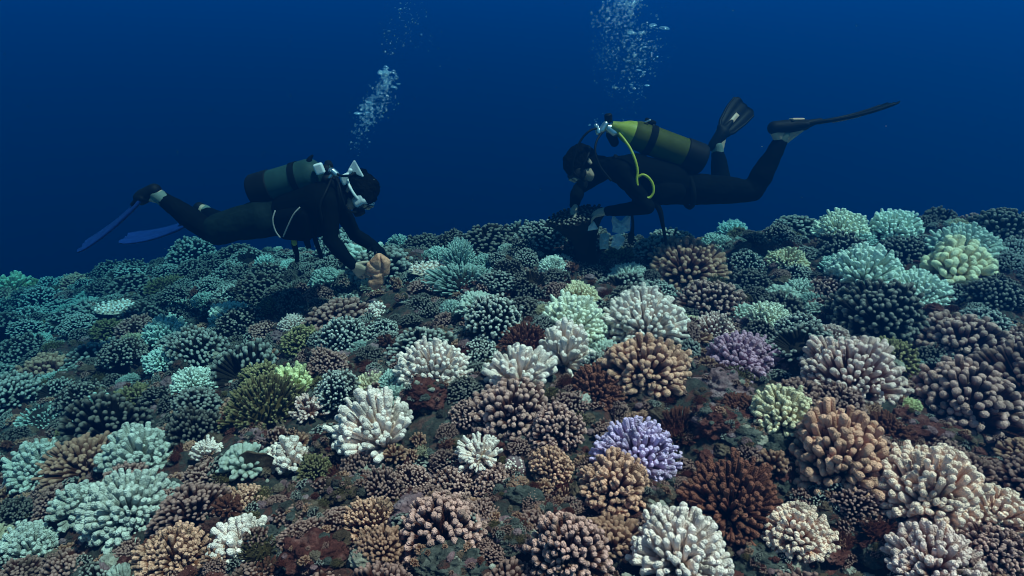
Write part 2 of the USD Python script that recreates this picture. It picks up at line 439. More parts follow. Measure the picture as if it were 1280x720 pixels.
def table_coral(R, rng, nub=.012):
    "a plate on a short stalk, its upper face set with nubs"
    rings, sides = 7, 40
    V = []; ang = np.arange(sides) * 2 * math.pi / sides
    edge = 1 + .16 * (meshkit.noise(np.stack([np.cos(ang), np.sin(ang), 0 * ang], 1) * 1.6 + rng.uniform(0, 40, 3), 4) - .5) * 2
    prof = [(.18, -.9), (.22, -.35), (.6, -.12), (.97, -.02), (1.0, .02), (.96, .06), (.6, .05), (.05, .06)]
    for a, z in prof:
        V.append(np.stack([a * R[0] * np.cos(ang) * edge, a * R[1] * np.sin(ang) * edge, np.full(sides, z * R[2]) + .012 * (meshkit.noise(np.stack([np.cos(ang) * a * 4, np.sin(ang) * a * 4, 0 * ang + 3], 1), 8) - .5)], 1))
    V = np.vstack(V); F = []
    for i in range(len(prof) - 1):
        for j in range(sides):
            q, w = i * sides + j, i * sides + (j + 1) % sides
            F += [[q, w, w + sides], [q, w + sides, q + sides]]
    F += [[(len(prof) - 1) * sides + j, (len(prof) - 1) * sides + (j + 1) % sides, (len(prof) - 1) * sides] for j in range(1, sides - 1)]
    V[:, 2] += .9 * R[2]
    nubs = []
    for k in range(int(R[0] * R[1] * math.pi / (nub * 2.6) ** 2)):
        a, ph = math.sqrt((k + .5) / (R[0] * R[1] * math.pi / (nub * 2.6) ** 2)), k * 2.39996
        p = np.array([a * R[0] * .96 * math.cos(ph), a * R[1] * .96 * math.sin(ph), .93 * R[2]])
        nubs.append(finger(p, p + np.array([a * math.cos(ph) * nub * 1.2, a * math.sin(ph) * nub * 1.2, nub * rng.uniform(1.6, 3.0)]) , nub * rng.uniform(.7, 1), rng, sides=6))
    return (V, np.array(F)), nubs


def on_reef(px, py, w, k=.40):
    "where the reef carries a colony that is w wide (in the photograph's scale) in this direction: its foot and its radius"
    d = ray(px, py)
    t = np.arange(1.0, 10, .008)
    P = CAM + t[:, None] * d
    R = w / 2 * t / FPX
    hit = np.nonzero(P[:, 2] <= height(P[:, 0], P[:, 1]) + k * R)[0]
    i = hit[0] if len(hit) else len(t) - 1
    p = P[i].copy()
    p[2] = height(p[0], p[1])
    return p, float(R[i])


CRUST = []
PLACED = []        # (x, y, radius)
LANDMARKS = []     # (px, py, short name)


def emit_colony(t, form, R, mat, rng, M, single, base_mat):
    br, base = colony(form, R, rng, nubs=1 if single else 0)
    rot = lambda v: v @ M.T
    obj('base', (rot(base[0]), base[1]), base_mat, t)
    if single:
        for v, f, tip in br:
            obj('branch', (rot(v), f), mat, t, tip=tip)
    else:
        v, f = join([(a, b) for a, b, _ in br])
        obj('branches', (rot(v), f), mat, t, tip=np.concatenate([c for _, _, c in br]), kind='stuff')


def tilt_matrix(rng, toward=.06, amount=.16):
    "turned at random, leaning a little, mostly towards the open water in front"
    a = rng.uniform(0, 2 * math.pi)
    Rz = trimesh.transformations.rotation_matrix(a, [0, 0, 1])[:3, :3]
    lx, ly = toward + rng.normal() * amount, rng.normal() * amount
    return trimesh.transformations.rotation_matrix(lx, [1, 0, 0])[:3, :3] @ trimesh.transformations.rotation_matrix(ly, [0, 1, 0])[:3, :3] @ Rz

# ---------------------------------------------------------------- the colonies one can point to: place in the photograph, width, height ratio, growth form, tissue, label
CORALS = [
 # foreground, centre
 (553, 657, 108, .85, 'knob', 'brown_coral', 'brown knobbly coral dome with pink tips, left one of two at bottom centre'),
 (711, 680, 106, .85, 'knob', 'brown_coral', 'brown knobbly coral dome with pale tips left of the big cream fingers at bottom'),
 (850, 688, 122, .85, 'fat', 'white_coral', 'bleached cream coral with thick fingers cut by the bottom edge right of centre'),
 (463, 650, 74, .80, 'knobfine', 'tan_coral', 'small tan brown coral of fine blunt fingers below the splayed cream coral'),
 (480, 542, 112, 1.0, 'fan', 'white_coral', 'tall cream coral of long splayed fingers left of the central brown colony'),
 (514, 597, 56, .75, 'knobfine', 'brown_coral', 'little brown coral tucked under the right foot of the splayed cream coral'),
 (544, 461, 97, .85, 'dome', 'white_coral', 'round bleached cream dome in the middle, left of the forked white corals'),
 (650, 464, 90, .85, 'open', 'white_coral', 'cream forked coral left of its taller forked twin near the centre'),
 (704, 446, 76, 1.25, 'open', 'white_coral', 'taller upright cream forked coral of the forked pair near the centre'),
 (716, 402, 92, .8, 'dome', 'mint_coral', 'pale minty dome coral left of the cream dome that tops a brown coral'),
 (808, 398, 112, .78, 'dome', 'white_coral', 'wide cream dome coral directly above the brown candle-tipped coral'),
 (808, 452, 104, .72, 'knob', 'tan_coral', 'tan brown coral of candle-like fingers under the wide cream dome'),
 (640, 512, 104, .80, 'knob', 'brown_coral', 'large brown colony with pinkish tips in the centre above the white stubs'),
 (697, 534, 62, 1.0, 'knob', 'brown_coral', 'brown lobe with pinkish tips joined to the right of the central colony'),
 (583, 513, 48, .85, 'knob', 'brown_coral', 'small brown coral just left of the large central brown colony'),
 (602, 560, 66, .60, 'open', 'white_coral', 'low white fingers growing over the brown coral below the central colony'),
 (646, 583, 32, .90, 'stub', 'white_coral', 'tiny white stubby coral right of the low white fingers'),
 (566, 606, 62, .70, 'knob', 'brown_coral', 'brown coral lobe above the leftmost bottom dome'),
 (619, 606, 62, .80, 'knob', 'brown_coral', 'brown coral lobe directly below the low white fingers'),
 (690, 583, 58, .90, 'knob', 'tan_coral', 'tan shaded coral lobe beneath the central colony, left of the purple coral'),
 (746, 482, 72, .75, 'knobfine', 'maroon_coral', 'dark reddish brown coral below the tall forked cream coral'),
 (799, 560, 106, .75, 'knobfine', 'purple_coral', 'bright violet coral of small rounded knobs right of centre'),
 (769, 603, 92, .80, 'knob', 'tan_coral', 'tan brown coral tucked below the left of the violet coral'),
 (463, 482, 48, .80, 'fan', 'cream_coral', 'small pale branching coral left of the round bleached dome'),
 (488, 474, 36, .80, 'dome', 'teal_coral', 'small bluish pale coral squeezed against the left of the bleached dome'),
 (616, 394, 78, .75, 'knobfine', 'grey_coral', 'grey brown coral mound with frosted tips behind the centre'),
 (655, 424, 62, .80, 'fine', 'maroon_coral', 'dark almost black bushy coral left of the minty dome'),
 (604, 433, 48, .70, 'knob', 'grey_coral', 'blue grey knobbly coral above the round bleached dome'),
 (430, 420, 64, .80, 'knobfine', 'grey_coral', 'grey brown mound right of the yellow green coral, further back'),
 (419, 487, 60, .90, 'knobfine', 'grey_coral', 'grey brown coral between the yellow green coral and the small pale branching one'),
 # foreground, right
 (1168, 612, 132, .85, 'fat', 'peach_coral', 'big peach white coral of thick fingers at the lower right'),
 (1250, 640, 96, .80, 'fat', 'peach_coral', 'peach white coral cut by the right edge beside the big peach one'),
 (1172, 698, 124, .60, 'fat', 'pink_coral', 'pinkish brown knobs under the big peach coral at the bottom edge'),
 (1248, 682, 84, .65, 'fat', 'brown_coral', 'brown knobs in the bottom right corner'),
 (1048, 572, 132, 1.05, 'fat', 'tan_coral', 'large tan coral of thick upright fingers left of the big peach coral'),
 (982, 515, 84, .80, 'knob', 'cream_coral', 'cream green coral of small fingers behind the large tan coral'),
 (1000, 662, 102, .65, 'fat', 'peach_coral', 'low orange tan coral with fat lobes below the large tan coral'),
 (915, 618, 134, .70, 'knobfine', 'maroon_coral', 'dark red bushy coral of rough little knobs right of the violet coral'),
 (1068, 463, 132, .70, 'knobfine', 'pink_coral', 'wide pinkish white coral of small knobs right of the plum coral'),
 (928, 444, 88, .75, 'knob', 'plum_coral', 'plum purple rounded coral left of the wide pinkish white coral'),
 (893, 411, 58, .80, 'knobfine', 'pink_coral', 'small pale pink coral just above the plum coral'),
 (958, 397, 56, .85, 'dome', 'mint_coral', 'small greenish white coral right of the small pale pink one'),
 (996, 412, 62, .80, 'knobfine', 'grey_coral', 'grey brown coral touching the right of the small greenish white coral'),
 (1040, 419, 48, .70, 'knobfine', 'pink_coral', 'small dusty pink coral above the wide pinkish white coral'),
 (1118, 442, 64, .70, 'knobfine', 'olive_coral', 'olive brown coral at the right shoulder of the wide pinkish white coral'),
 (1213, 496, 134, .72, 'knob', 'brown_coral', 'broad brown coral with greyish pink tips at the right edge above the peach corals'),
 (1206, 425, 114, .65, 'knob', 'brown_coral', 'broad brown coral with pale tips, upper of the two at the right edge'),
 (1106, 387, 112, .72, 'knobfine', 'dark_coral', 'dark brown dome coral under the arc of white corals on the right'),
 (1272, 436, 62, .75, 'knob', 'brown_coral', 'brown coral cut by the right edge between the two broad brown ones'),
 (1138, 506, 28, .90, 'dome', 'yellow_coral', 'tiny pale yellow coral right of the wide pinkish white coral'),
 (888, 374, 82, .75, 'knobfine', 'brown_coral', 'brown mound behind the plum coral with dusty tips'),
 (1083, 338, 98, .70, 'dome', 'icy_coral', 'long white domed coral at the top of the arc on the right'),
 (1150, 362, 78, .70, 'dome', 'icy_coral', 'white coral trailing down to the right of the dark brown dome'),
 (1001, 361, 48, .70, 'dome', 'icy_coral', 'small white coral left of the arc of white corals'),
 (1042, 331, 42, .70, 'dome', 'teal_coral', 'small pale blue green coral at the left end of the white arc'),
 (1040, 362, 54, .75, 'knobfine', 'brown_coral', 'small brown coral between the white arc and the small white coral'),
 (1190, 333, 92, .80, 'leaf', 'cream_coral', 'broad grey cream coral of thick lobes near the right edge'),
 (1206, 302, 92, .60, 'dome', 'icy_coral', 'wide white coral just behind the thick lobes'),
 (1053, 284, 64, .75, 'dome', 'mint_coral', 'pale green dome on the skyline, left of the pair at the right'),
 (1118, 284, 66, .80, 'dome', 'icy_coral', 'pale dome on the skyline, right of the pair at the right'),
 (1075, 297, 54, .50, 'dome', 'teal_coral', 'flat bluish white coral in front of the skyline pair'),
 (1052, 310, 62, .70, 'knobfine', 'dark_coral', 'dark coral in the shade below the skyline pair'),
 (1128, 313, 64, .65, 'knobfine', 'dark_coral', 'dark coral right below the right skyline dome'),
 (1258, 282, 92, .60, 'knobfine', 'dark_coral', 'large dark mound on the skyline at the right edge'),
 (1248, 368, 72, .70, 'knobfine', 'dark_coral', 'dark brown coral right of the thick lobes at the edge'),
 (916, 288, 44, .75, 'dome', 'teal_coral', 'pale blue green dome on the skyline under the right diver knee'),
 (896, 302, 46, .60, 'dome', 'teal_coral', 'flat pale teal coral in front of the skyline dome under the knee'),
 (866, 293, 38, .70, 'dome', 'teal_coral', 'teal dome on the skyline right of the hanging strap'),
 (973, 291, 46, .70, 'knobfine', 'dark_coral', 'dark dome on the skyline left of the pale green dome'),
 (930, 327, 48, .75, 'knobfine', 'grey_coral', 'grey frosted coral mound right of the middle distance'),
 (985, 320, 52, .60, 'knobfine', 'cream_coral', 'pale frosted coral between the skyline and the small white coral'),
 (997, 341, 50, .60, 'knobfine', 'grey_coral', 'blue grey knobby coral behind the small white coral'),
 (1232, 398, 62, .60, 'knobfine', 'grey_coral', 'grey knobs above the upper broad brown coral at the right edge'),
 # middle distance, centre
 (496, 304, 32, .80, 'dome', 'teal_coral', 'bright teal dome on the skyline beside the tan object'),
 (576, 330, 46, 1.25, 'stag', 'teal_coral', 'pale upright coral of thin open branches behind the centre'),
 (548, 318, 38, .70, 'dome', 'teal_coral', 'blurred pale teal coral left of the thin open branches'),
 (691, 331, 38, .75, 'dome', 'icy_coral', 'white coral left of the foot of the dark funnel'),
 (786, 337, 50, .45, 'dome', 'icy_coral', 'flat bright white coral in front of the plastic bags'),
 (724, 365, 48, .65, 'knobfine', 'cream_coral', 'pale cream coral above the minty dome'),
 (664, 352, 46, .80, 'knobfine', 'dark_coral', 'dark frosted dome left of the pale cream coral'),
 (606, 326, 30, .80, 'dome', 'teal_coral', 'little pale tuft right of the thin open branches'),
 (636, 337, 46, .75, 'fine', 'dark_coral', 'dark round coral left of the white coral by the funnel'),
 (611, 294, 34, .70, 'dome', 'teal_coral', 'teal dome on the skyline midway between the divers'),
 (823, 361, 52, .60, 'knobfine', 'grey_coral', 'grey frosted coral right below the flat bright white coral'),
 (526, 381, 38, .70, 'knobfine', 'dark_coral', 'dark coral with pale dots left of the small pale blue coral'),
 (564, 383, 34, .65, 'dome', 'teal_coral', 'small pale blue coral left of the grey brown mound'),
 (471, 386, 28, 1.0, 'stub', 'white_coral', 'little white stubby coral below the tan object'),
 (479, 412, 48, .65, 'knobfine', 'grey_coral', 'grey knobby coral below the little white stubby one'),
 (526, 420, 36, .70, 'dome', 'white_coral', 'small white coral behind the round bleached dome'),
 (769, 384, 36, .70, 'knobfine', 'dark_coral', 'dark dotted coral squeezed between the minty and the cream dome'),
 (740, 341, 44, .70, 'knobfine', 'dark_coral', 'dark frosted dome below the foot of the funnel'),
 (655, 310, 40, .70, 'knobfine', 'dark_coral', 'dark dome left of the funnel near the skyline'),
 (572, 300, 40, .65, 'knobfine', 'grey_coral', 'grey dome on the skyline behind the thin open branches'),
 (642, 291, 34, .65, 'dome', 'teal_coral', 'pale teal coral on the skyline just left of the funnel'),
 # left
 (362, 571, 70, .85, 'stub', 'white_coral', 'white coral of parallel stubby fingers beside the curled brown plate'),
 (368, 480, 62, .90, 'open', 'yellow_coral', 'yellow green forked coral standing up left of the centre'),
 (386, 510, 46, .80, 'open', 'pink_coral', 'pale brown fingers hanging below the yellow green coral'),
 (172, 566, 100, .78, 'knob', 'dusty_coral', 'wide grey cream coral of rounded knobs at the left'),
 (50, 583, 82, .85, 'knob', 'dusty_coral', 'pale greenish coral of rounded knobs near the left edge'),
 (95, 626, 66, .80, 'stub', 'dusty_coral', 'bluish white coral, left of the touching pair at the lower left'),
 (158, 627, 104, .72, 'knob', 'dusty_coral', 'bluish white coral, larger and right of the touching pair at the lower left'),
 (34, 682, 84, .70, 'knob', 'dusty_coral', 'pale mound in the bottom left corner'),
 (255, 562, 48, .70, 'open', 'white_coral', 'small white forked coral left of the parallel stubby fingers'),
 (50, 516, 62, .40, 'fine', 'teal_coral', 'flat bright turquoise coral near the left edge'),
 (107, 528, 46, .60, 'dome', 'teal_coral', 'pale blue coral right of the flat bright turquoise one'),
 (206, 419, 56, .95, 'dome', 'teal_coral', 'turquoise upright coral in the left distance, upper of two'),
 (204, 447, 50, .70, 'dome', 'teal_coral', 'turquoise coral at the foot of the upright one in the left distance'),
 (240, 473, 56, .65, 'knobfine', 'icy_coral', 'pale coral right below the turquoise pair'),
 (327, 471, 54, .85, 'knobfine', 'olive_coral', 'olive dome of small knobs left of the yellow green coral'),
 (303, 626, 66, .70, 'knob', 'tan_coral', 'brown knobby coral below the curled brown plate'),
 (302, 678, 84, .85, 'stub', 'white_coral', 'bright white stubby coral at the bottom left of centre'),
 (216, 690, 92, .70, 'knobfine', 'tan_coral', 'brown coral of small knobs at the bottom left beside the bright white one'),
 (377, 422, 54, .80, 'knobfine', 'olive_coral', 'olive grey dome up and left of the grey brown mound'),
 (367, 402, 42, .60, 'knobfine', 'white_coral', 'frosted pale coral on top of the olive grey dome'),
 (226, 377, 30, .45, 'fine', 'icy_coral', 'little flat white coral far back on the left'),
 (408, 348, 40, .80, 'dome', 'teal_coral', 'turquoise ball of coral under the left diver arm'),
 (333, 330, 34, .80, 'dome', 'teal_coral', 'turquoise coral below the left diver hip'),
 (362, 336, 34, .80, 'dome', 'teal_coral', 'pale coral below the strap hanging from the left diver'),
 (288, 367, 46, .65, 'dome', 'grey_coral', 'grey teal coral in the distance below the left diver thigh'),
 (100, 493, 62, .65, 'knobfine', 'dark_coral', 'dark coral above the pale blue one at the left'),
 (30, 438, 64, .70, 'knobfine', 'dark_coral', 'dark dome far back at the left edge'),
 (152, 440, 62, .70, 'knobfine', 'dark_coral', 'dark dome left of the turquoise upright coral'),
 (300, 402, 54, .80, 'knobfine', 'dark_coral', 'dark round coral up and left of the olive dome'),
]
rng = np.random.default_rng(4)
NAME_OF = {k + '_coral': 'bleached_coral' for k in ('white', 'icy', 'dusty', 'cream', 'mint', 'teal', 'yellow', 'peach')} | {'maroon_coral': 'bushy_coral'}
for px, py, w, hz, form, mat, label in CORALS:
    foot, R = on_reef(px, py, w)
    R *= .98
    thing_ = thing(NAME_OF.get(mat, 'knobby_coral'), label, 'coral', foot - [0, 0, .02])
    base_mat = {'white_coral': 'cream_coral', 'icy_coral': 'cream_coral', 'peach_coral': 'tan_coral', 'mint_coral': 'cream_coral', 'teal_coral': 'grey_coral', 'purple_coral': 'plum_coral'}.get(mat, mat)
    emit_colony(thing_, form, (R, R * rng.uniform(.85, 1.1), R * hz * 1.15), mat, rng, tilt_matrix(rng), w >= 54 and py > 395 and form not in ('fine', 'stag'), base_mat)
    PLACED.append((foot[0], foot[1], R * .86))
    LANDMARKS.append((px, py, w, label))

# plates, boulders and other growths that are not bushy colonies
for px, py, w, mat, label in [
    (534, 333, 46, 'white_coral', 'flat white table coral plate beside the thin open branches'),
    (143, 382, 46, 'white_coral', 'flat pale table coral far back on the left'),
    (122, 500, 36, 'teal_coral', 'small flat pale blue plate at the left behind the turquoise coral'),
]:
    foot, R = on_reef(px, py, w, .7)
    t = thing('table_coral', label, 'table coral', foot)
    plate, nubs = table_coral((R, R * .8, R * .55), rng, .013)
    obj('plate', plate, mat, t)
    v, f = join([(a, b) for a, b, _ in nubs])
    obj('nubs', (v, f), mat, t, tip=np.concatenate([c for *_, c in nubs]), kind='stuff')
    PLACED.append((foot[0], foot[1], R * .6))
for px, py, w, mat, hz, label in [
    (549, 418, 18, 'pale_rock', .9, 'small smooth pale ball between the white coral and the grey knobs'),
    (320, 549, 48, 'pink_rock', .75, 'smooth lilac pink boulder above the curled brown plate'),
    (503, 374, 20, 'pale_rock', .6, 'small smooth pale lump right of the little white stubby coral'),
    (1143, 537, 96, 'maroon_rock', .6, 'rough dark red rock right of the large tan coral'),
    (905, 486, 92, 'pink_rock', .6, 'lumpy rock crusted pink below the plum coral'),
    (893, 525, 66, 'maroon_rock', .7, 'dark red crusted rock beneath the pink lumpy one'),
    (935, 548, 66, 'teal_rock', .6, 'grey green rock slab left of the cream green coral'),
    (812, 512, 74, 'brown_rock', .5, 'flat folded brown rock above the violet coral'),
    (560, 700, 110, 'teal_rock', .45, 'grey green rubble rock along the bottom edge under the left brown dome'),
    (395, 690, 96, 'maroon_rock', .7, 'reddish brown rock at the bottom edge right of the bright white coral'),
    (430, 610, 66, 'brown_rock', .6, 'brown rock below the foot of the splayed cream coral'),
    (1105, 690, 60, 'teal_rock', .5, 'blue grey rock left of the pinkish knobs at the bottom'),
    (960, 702, 80, 'teal_rock', .5, 'dull teal rock below the orange tan coral at the bottom edge'),
    (530, 492, 66, 'maroon_rock', .7, 'maroon rock under the round bleached dome'),
    (640, 670, 66, 'teal_rock', .55, 'dark grey green rock between the two bottom brown domes'),
    (690, 640, 60, 'maroon_rock', .6, 'reddish rock above the right bottom brown dome'),
    (820, 622, 60, 'brown_rock', .7, 'brown rock between the violet coral and the thick cream fingers'),
    (408, 555, 50, 'brown_rock', .6, 'brown rock right of the parallel stubby fingers'),
    (380, 640, 70, 'brown_rock', .55, 'mottled brown rock left of the small tan brown coral'),
    (1190, 545, 66, 'brown_rock', .5, 'dusky rock below the broad brown coral at the right edge'),
]:
    foot, R = on_reef(px, py, w, .25)
    v, f = crag((R * .9, R * .72, R * hz), rng, 5)
    obj('reef_rock_lump', (v, f), mat, loc=foot + [0, 0, R * hz * .12], label=label, cat='rock')
    PLACED.append((foot[0], foot[1], R * .55))
    up = np.nonzero(v[:, 2] > .1 * R)[0]
    CRUST.extend((foot + [0, 0, R * hz * .12] + v[i]) for i in rng.choice(up, 34))
# the curled plate
foot, R = on_reef(322, 580, 46, .3)
u, s = np.meshgrid(np.linspace(-1.2, 1.3, 22), np.linspace(0, 1, 10))
rad = R * (.55 + .35 * s)
pv = np.stack([rad * np.sin(u) * (1 + .06 * np.sin(6 * u)), -rad * np.cos(u) * .6 + .1 * R, R * (-.2 + 1.6 * s * (1 - .25 * u * u) + .06 * np.sin(5 * u + 3 * s))], -1)
nrm = np.stack([np.sin(u), -np.cos(u), 0 * u], -1) * .006
pv = np.vstack([(pv + nrm).reshape(-1, 3), (pv - nrm).reshape(-1, 3)])
pf = []
for i in range(9):
    for j in range(21):
        a = i * 22 + j
        pf += [[a, a + 1, a + 23], [a, a + 23, a + 22], [220 + a, 220 + a + 23, 220 + a + 1], [220 + a, 220 + a + 22, 220 + a + 23]]
rim = [i * 22 for i in range(9, -1, -1)] + list(range(1, 22)) + [i * 22 + 21 for i in range(1, 10)] + list(range(219 - 1, 198, -1))
for a, b in zip(rim, rim[1:] + rim[:1]):
    pf += [[a, b, 220 + b], [a, 220 + b, 220 + a]]
obj('curled_plate', (pv, np.array(pf)), 'brown_rock', loc=foot, label='thin curled brown plate standing on edge left of the parallel stubby fingers', cat='plate coral')

# ---------------------------------------------------------------- the many colonies that fill the reef between them
protos = stage.CreateClassPrim('/World/coral_growths')
KINDS = {
    'brown': ('brown_coral', 'brown', [('knob', .85), ('knobfine', .8), ('knob', .7), ('knobfine', .95)]),
    'dark': ('dark_coral', 'dark brown', [('knobfine', .85), ('knob', .75), ('knobfine', .7), ('dome', .8)]),
    'grey': ('grey_coral', 'grey brown frosted', [('knobfine', .8), ('knob', .8), ('knobfine', .65), ('dome', .75)]),
    'tan': ('tan_coral', 'tan', [('knob', .8), ('knobfine', .7), ('fat', .8)]),
    'olive': ('olive_coral', 'olive', [('knobfine', .8), ('fine', .7)]),
    'white': ('icy_coral', 'bleached white', [('dome', .75), ('stub', .8), ('knobfine', .6)]),
    'cream': ('cream_coral', 'cream', [('dome', .75), ('open', .8), ('knobfine', .7)]),
    'teal': ('teal_coral', 'pale blue green', [('dome', .7), ('knobfine', .6), ('fine', .5)]),
    'maroon': ('maroon_coral', 'dark red', [('fine', .7), ('knobfine', .8)]),
}
rng = np.random.default_rng(8)
GROWTH = {}
for kind, (mat, word, forms) in KINDS.items():
    GROWTH[kind] = []
    for form, hz in forms:
        x = UsdGeom.Xform.Define(stage, f'/World/coral_growths/{kind}_{len(GROWTH[kind])}')
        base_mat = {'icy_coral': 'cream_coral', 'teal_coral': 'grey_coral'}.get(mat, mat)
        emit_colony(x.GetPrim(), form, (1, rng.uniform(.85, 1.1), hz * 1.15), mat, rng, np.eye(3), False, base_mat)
        GROWTH[kind].append(x.GetPath())

for px, py in ((470, 364), (735, 331)):          # open ground before the things that the divers handle
    q, _ = on_reef(px, py, 30, 0)
    for d in (0, .14, .28, .42):
        PLACED.append((q[0] * (1 - d / q[1]), q[1] - d, .085))
cells = {}
for x, y, r in PLACED:
    cells.setdefault((int(x // .5), int(y // .5)), []).append((x, y, r))


def free(x, y, r, k):
    i, j = int(x // .5), int(y // .5)
    for a in (i - 1, i, i + 1):
        for b in (j - 1, j, j + 1):
            for X, Y, S in cells.get((a, b), ()):
                if (X - x) ** 2 + (Y - y) ** 2 < ((S + r) * k) ** 2:
                    return False
    return True


rng = np.random.default_rng(21)
FILL = []
for size, tries, k in [((.17, .24), 700, .84), ((.14, .19), 700, .83), ((.115, .15), 1300, .82), ((.085, .115), 3000, .80), ((.06, .085), 5000, .80), ((.042, .06), 6000, .80)]:
    xs, ys = rng.uniform(-7.5, 5.2, tries), rng.uniform(1.0, 8.3, tries)
    hs = height(xs, ys)
    for x, y, h in zip(xs, ys, hs):
        r = rng.uniform(*size)
        if y > crest(x) + .55 or (y < 2.6 and r > .125) or not free(x, y, r, k):
            continue
        px, py, z = project((x, y, h + r * .4))
        m = r * FPX / z
        if z < 1.2 or px < -m * .8 or px > 1280 + m * .8 or py > 720 + m * .6 or m < 6.5:
            continue
        FILL.append((px, py, m, x, y, h, r))
        cells.setdefault((int(x // .5), int(y // .5)), []).append((x, y, r))
FILL.sort(key=lambda q: -q[2])
SIDES8 = ['right of', 'above', 'left of', 'below']
ZONES = [(lambda px, py: py < 345 and px > 430, 'on the far crest of the reef'), (lambda px, py: px < 430 and py < 470, 'on the dim far slope at the left'),
         (lambda px, py: px < 430, 'on the left slope nearer the camera'), (lambda px, py: px < 860 and py < 470, 'in the middle distance at the centre'),
         (lambda px, py: px < 860, 'in the foreground at the centre'), (lambda px, py: py < 470, 'in the middle distance at the right'), (lambda px, py: True, 'in the foreground at the right')]
CAP = {'knobby_coral': 235, 'bleached_coral': 200, 'bushy_coral': 150}
rows, counts = [], {}
for px, py, m, x, y, h, r in FILL:
    P = dict(brown=.12, dark=.28, grey=.34, tan=.015, olive=.03, white=.05, cream=.03, teal=.11, maroon=.015)  # greyer mix: fall of light with distance put into the pigments
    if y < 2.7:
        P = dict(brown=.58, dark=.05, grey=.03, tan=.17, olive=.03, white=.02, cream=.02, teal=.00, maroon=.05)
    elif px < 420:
        P = dict(brown=.06, dark=.50, grey=.28, tan=.02, olive=.04, white=.01, cream=.01, teal=.05, maroon=.01)  # darker mix: dimmer light on the left slope put into the pigments
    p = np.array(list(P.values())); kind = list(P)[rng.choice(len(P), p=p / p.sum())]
    near = sorted((math.hypot(px - a, (py - b) * 1.2) / (w + 60), i) for i, (a, b, w, _) in enumerate(LANDMARKS))[:2]
    i, j = near[0][1], near[1][1]
    a, b, w, lab = LANDMARKS[i]
    side = SIDES8[int(((math.degrees(math.atan2(b - py, px - a)) + 45) % 360) // 90)]
    name = NAME_OF.get(KINDS[kind][0], 'knobby_coral')
    counts[name] = counts.get(name, 0) + 1
    rows.append(dict(kind=kind, px=px, py=py, m=m, x=x, y=y, h=h, r=r, side=side, i=i, j=j, name=name, single=counts[name] <= CAP[name], label=None, group=None))
CUTS = {'just', 'directly', 'tucked', 'left', 'right', 'beside', 'below', 'above', 'under', 'behind', 'near', 'on', 'at', 'in', 'growing', 'standing', 'joined', 'cut', 'squeezed', 'touching', 'between', 'that', 'trailing', 'hanging', 'up', 'far', 'larger', 'upper', 'leftmost', 'beneath', 'further'}
SHORT = []
for a, b, w, lab in LANDMARKS:
    words = lab.split(); k = 2
    while k < len(words) and words[k].strip(',') not in CUTS and k < 7:
        k += 1
    while words[k - 1] in ('of', 'with', 'by', 'and', 'to', 'the', 'a'):
        k -= 1
    SHORT.append(' '.join(words[:k]).strip(','))
once = [SHORT.count(q) == 1 for q in SHORT]
taken = {}
singles = [q for q in rows if q['single']]


def settle(key, text):
    "groups what is still unnamed by key and names the members of small groups by size or place"
    sets = {}
    for q in singles:
        if not q['label']:
            k = key(q)
            if k is not None:
                sets.setdefault(k, []).append(q)
    for k, g in sets.items():
        g.sort(key=lambda q: q['px'])
        if len(g) > 5 or min([9] + [abs(u['px'] - v['px']) for u, v in zip(g, g[1:])]) < 7:
            continue
        num = ('', '', 'two', 'three', 'four', 'five')[len(g)]
        order = [''] if len(g) == 1 else ['leftmost'] + ['second', 'third', 'fourth'][:len(g) - 2] + ['rightmost']
        for q, o in zip(g, order):
            word = KINDS[q['kind']][1]
            o2 = o + (' from left' if o in ('second', 'third', 'fourth') else '')
            lab = f'{word} coral {text(q)}' if not o else f'{o2} of {num} {word} corals {text(q)}'
            if lab not in taken and 4 <= len(lab.split()) <= 16:
                taken[lab] = 1; q['label'] = lab


settle(lambda q: (q['kind'], q['side'], q['i']) if once[q['i']] else None, lambda q: f"right {q['side']} the {SHORT[q['i']]}")
settle(lambda q: (q['kind'], min(q['i'], q['j']), max(q['i'], q['j'])) if once[q['i']] and once[q['j']] and len((SHORT[q['i']] + SHORT[q['j']]).split()) < 9 else None,
       lambda q: f"between the {SHORT[min(q['i'], q['j'])]} and the {SHORT[max(q['i'], q['j'])]}")
settle(lambda q: (q['kind'], q['i']) if once[q['i']] else None, lambda q: f"in the cluster around the {SHORT[q['i']]}")
stuff = []
for q in rows:
    kind, x, y, h, r = q['kind'], q['x'], q['y'], q['h'], q['r']
    mat, word, forms = KINDS[kind]
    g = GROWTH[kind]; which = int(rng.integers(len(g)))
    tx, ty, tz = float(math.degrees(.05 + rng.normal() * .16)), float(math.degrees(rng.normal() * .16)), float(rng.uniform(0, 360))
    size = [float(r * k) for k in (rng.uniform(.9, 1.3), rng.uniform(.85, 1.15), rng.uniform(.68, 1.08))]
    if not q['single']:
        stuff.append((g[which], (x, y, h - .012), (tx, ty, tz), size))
        continue
    if not q['label']:
        zone = next(z for test, z in ZONES if test(q['px'], q['py']))
        q['label'], q['group'] = f'{word} coral mound among many {zone}', f'{word} coral mounds {zone}'
    o = UsdGeom.Xform.Define(stage, path_for(q['name']))
    o.AddTranslateOp().Set(Gf.Vec3d(float(x), float(y), float(h) - .012))
    o.AddRotateXYZOp().Set(Gf.Vec3f(tx, ty, 0)); o.AddRotateZOp(opSuffix='turn').Set(tz)
    o.AddScaleOp().Set(Gf.Vec3f(*size))
    o.GetPrim().GetReferences().AddInternalReference(g[which]); o.GetPrim().SetInstanceable(True)
    tag(o.GetPrim(), q['label'], 'coral', q['group'])
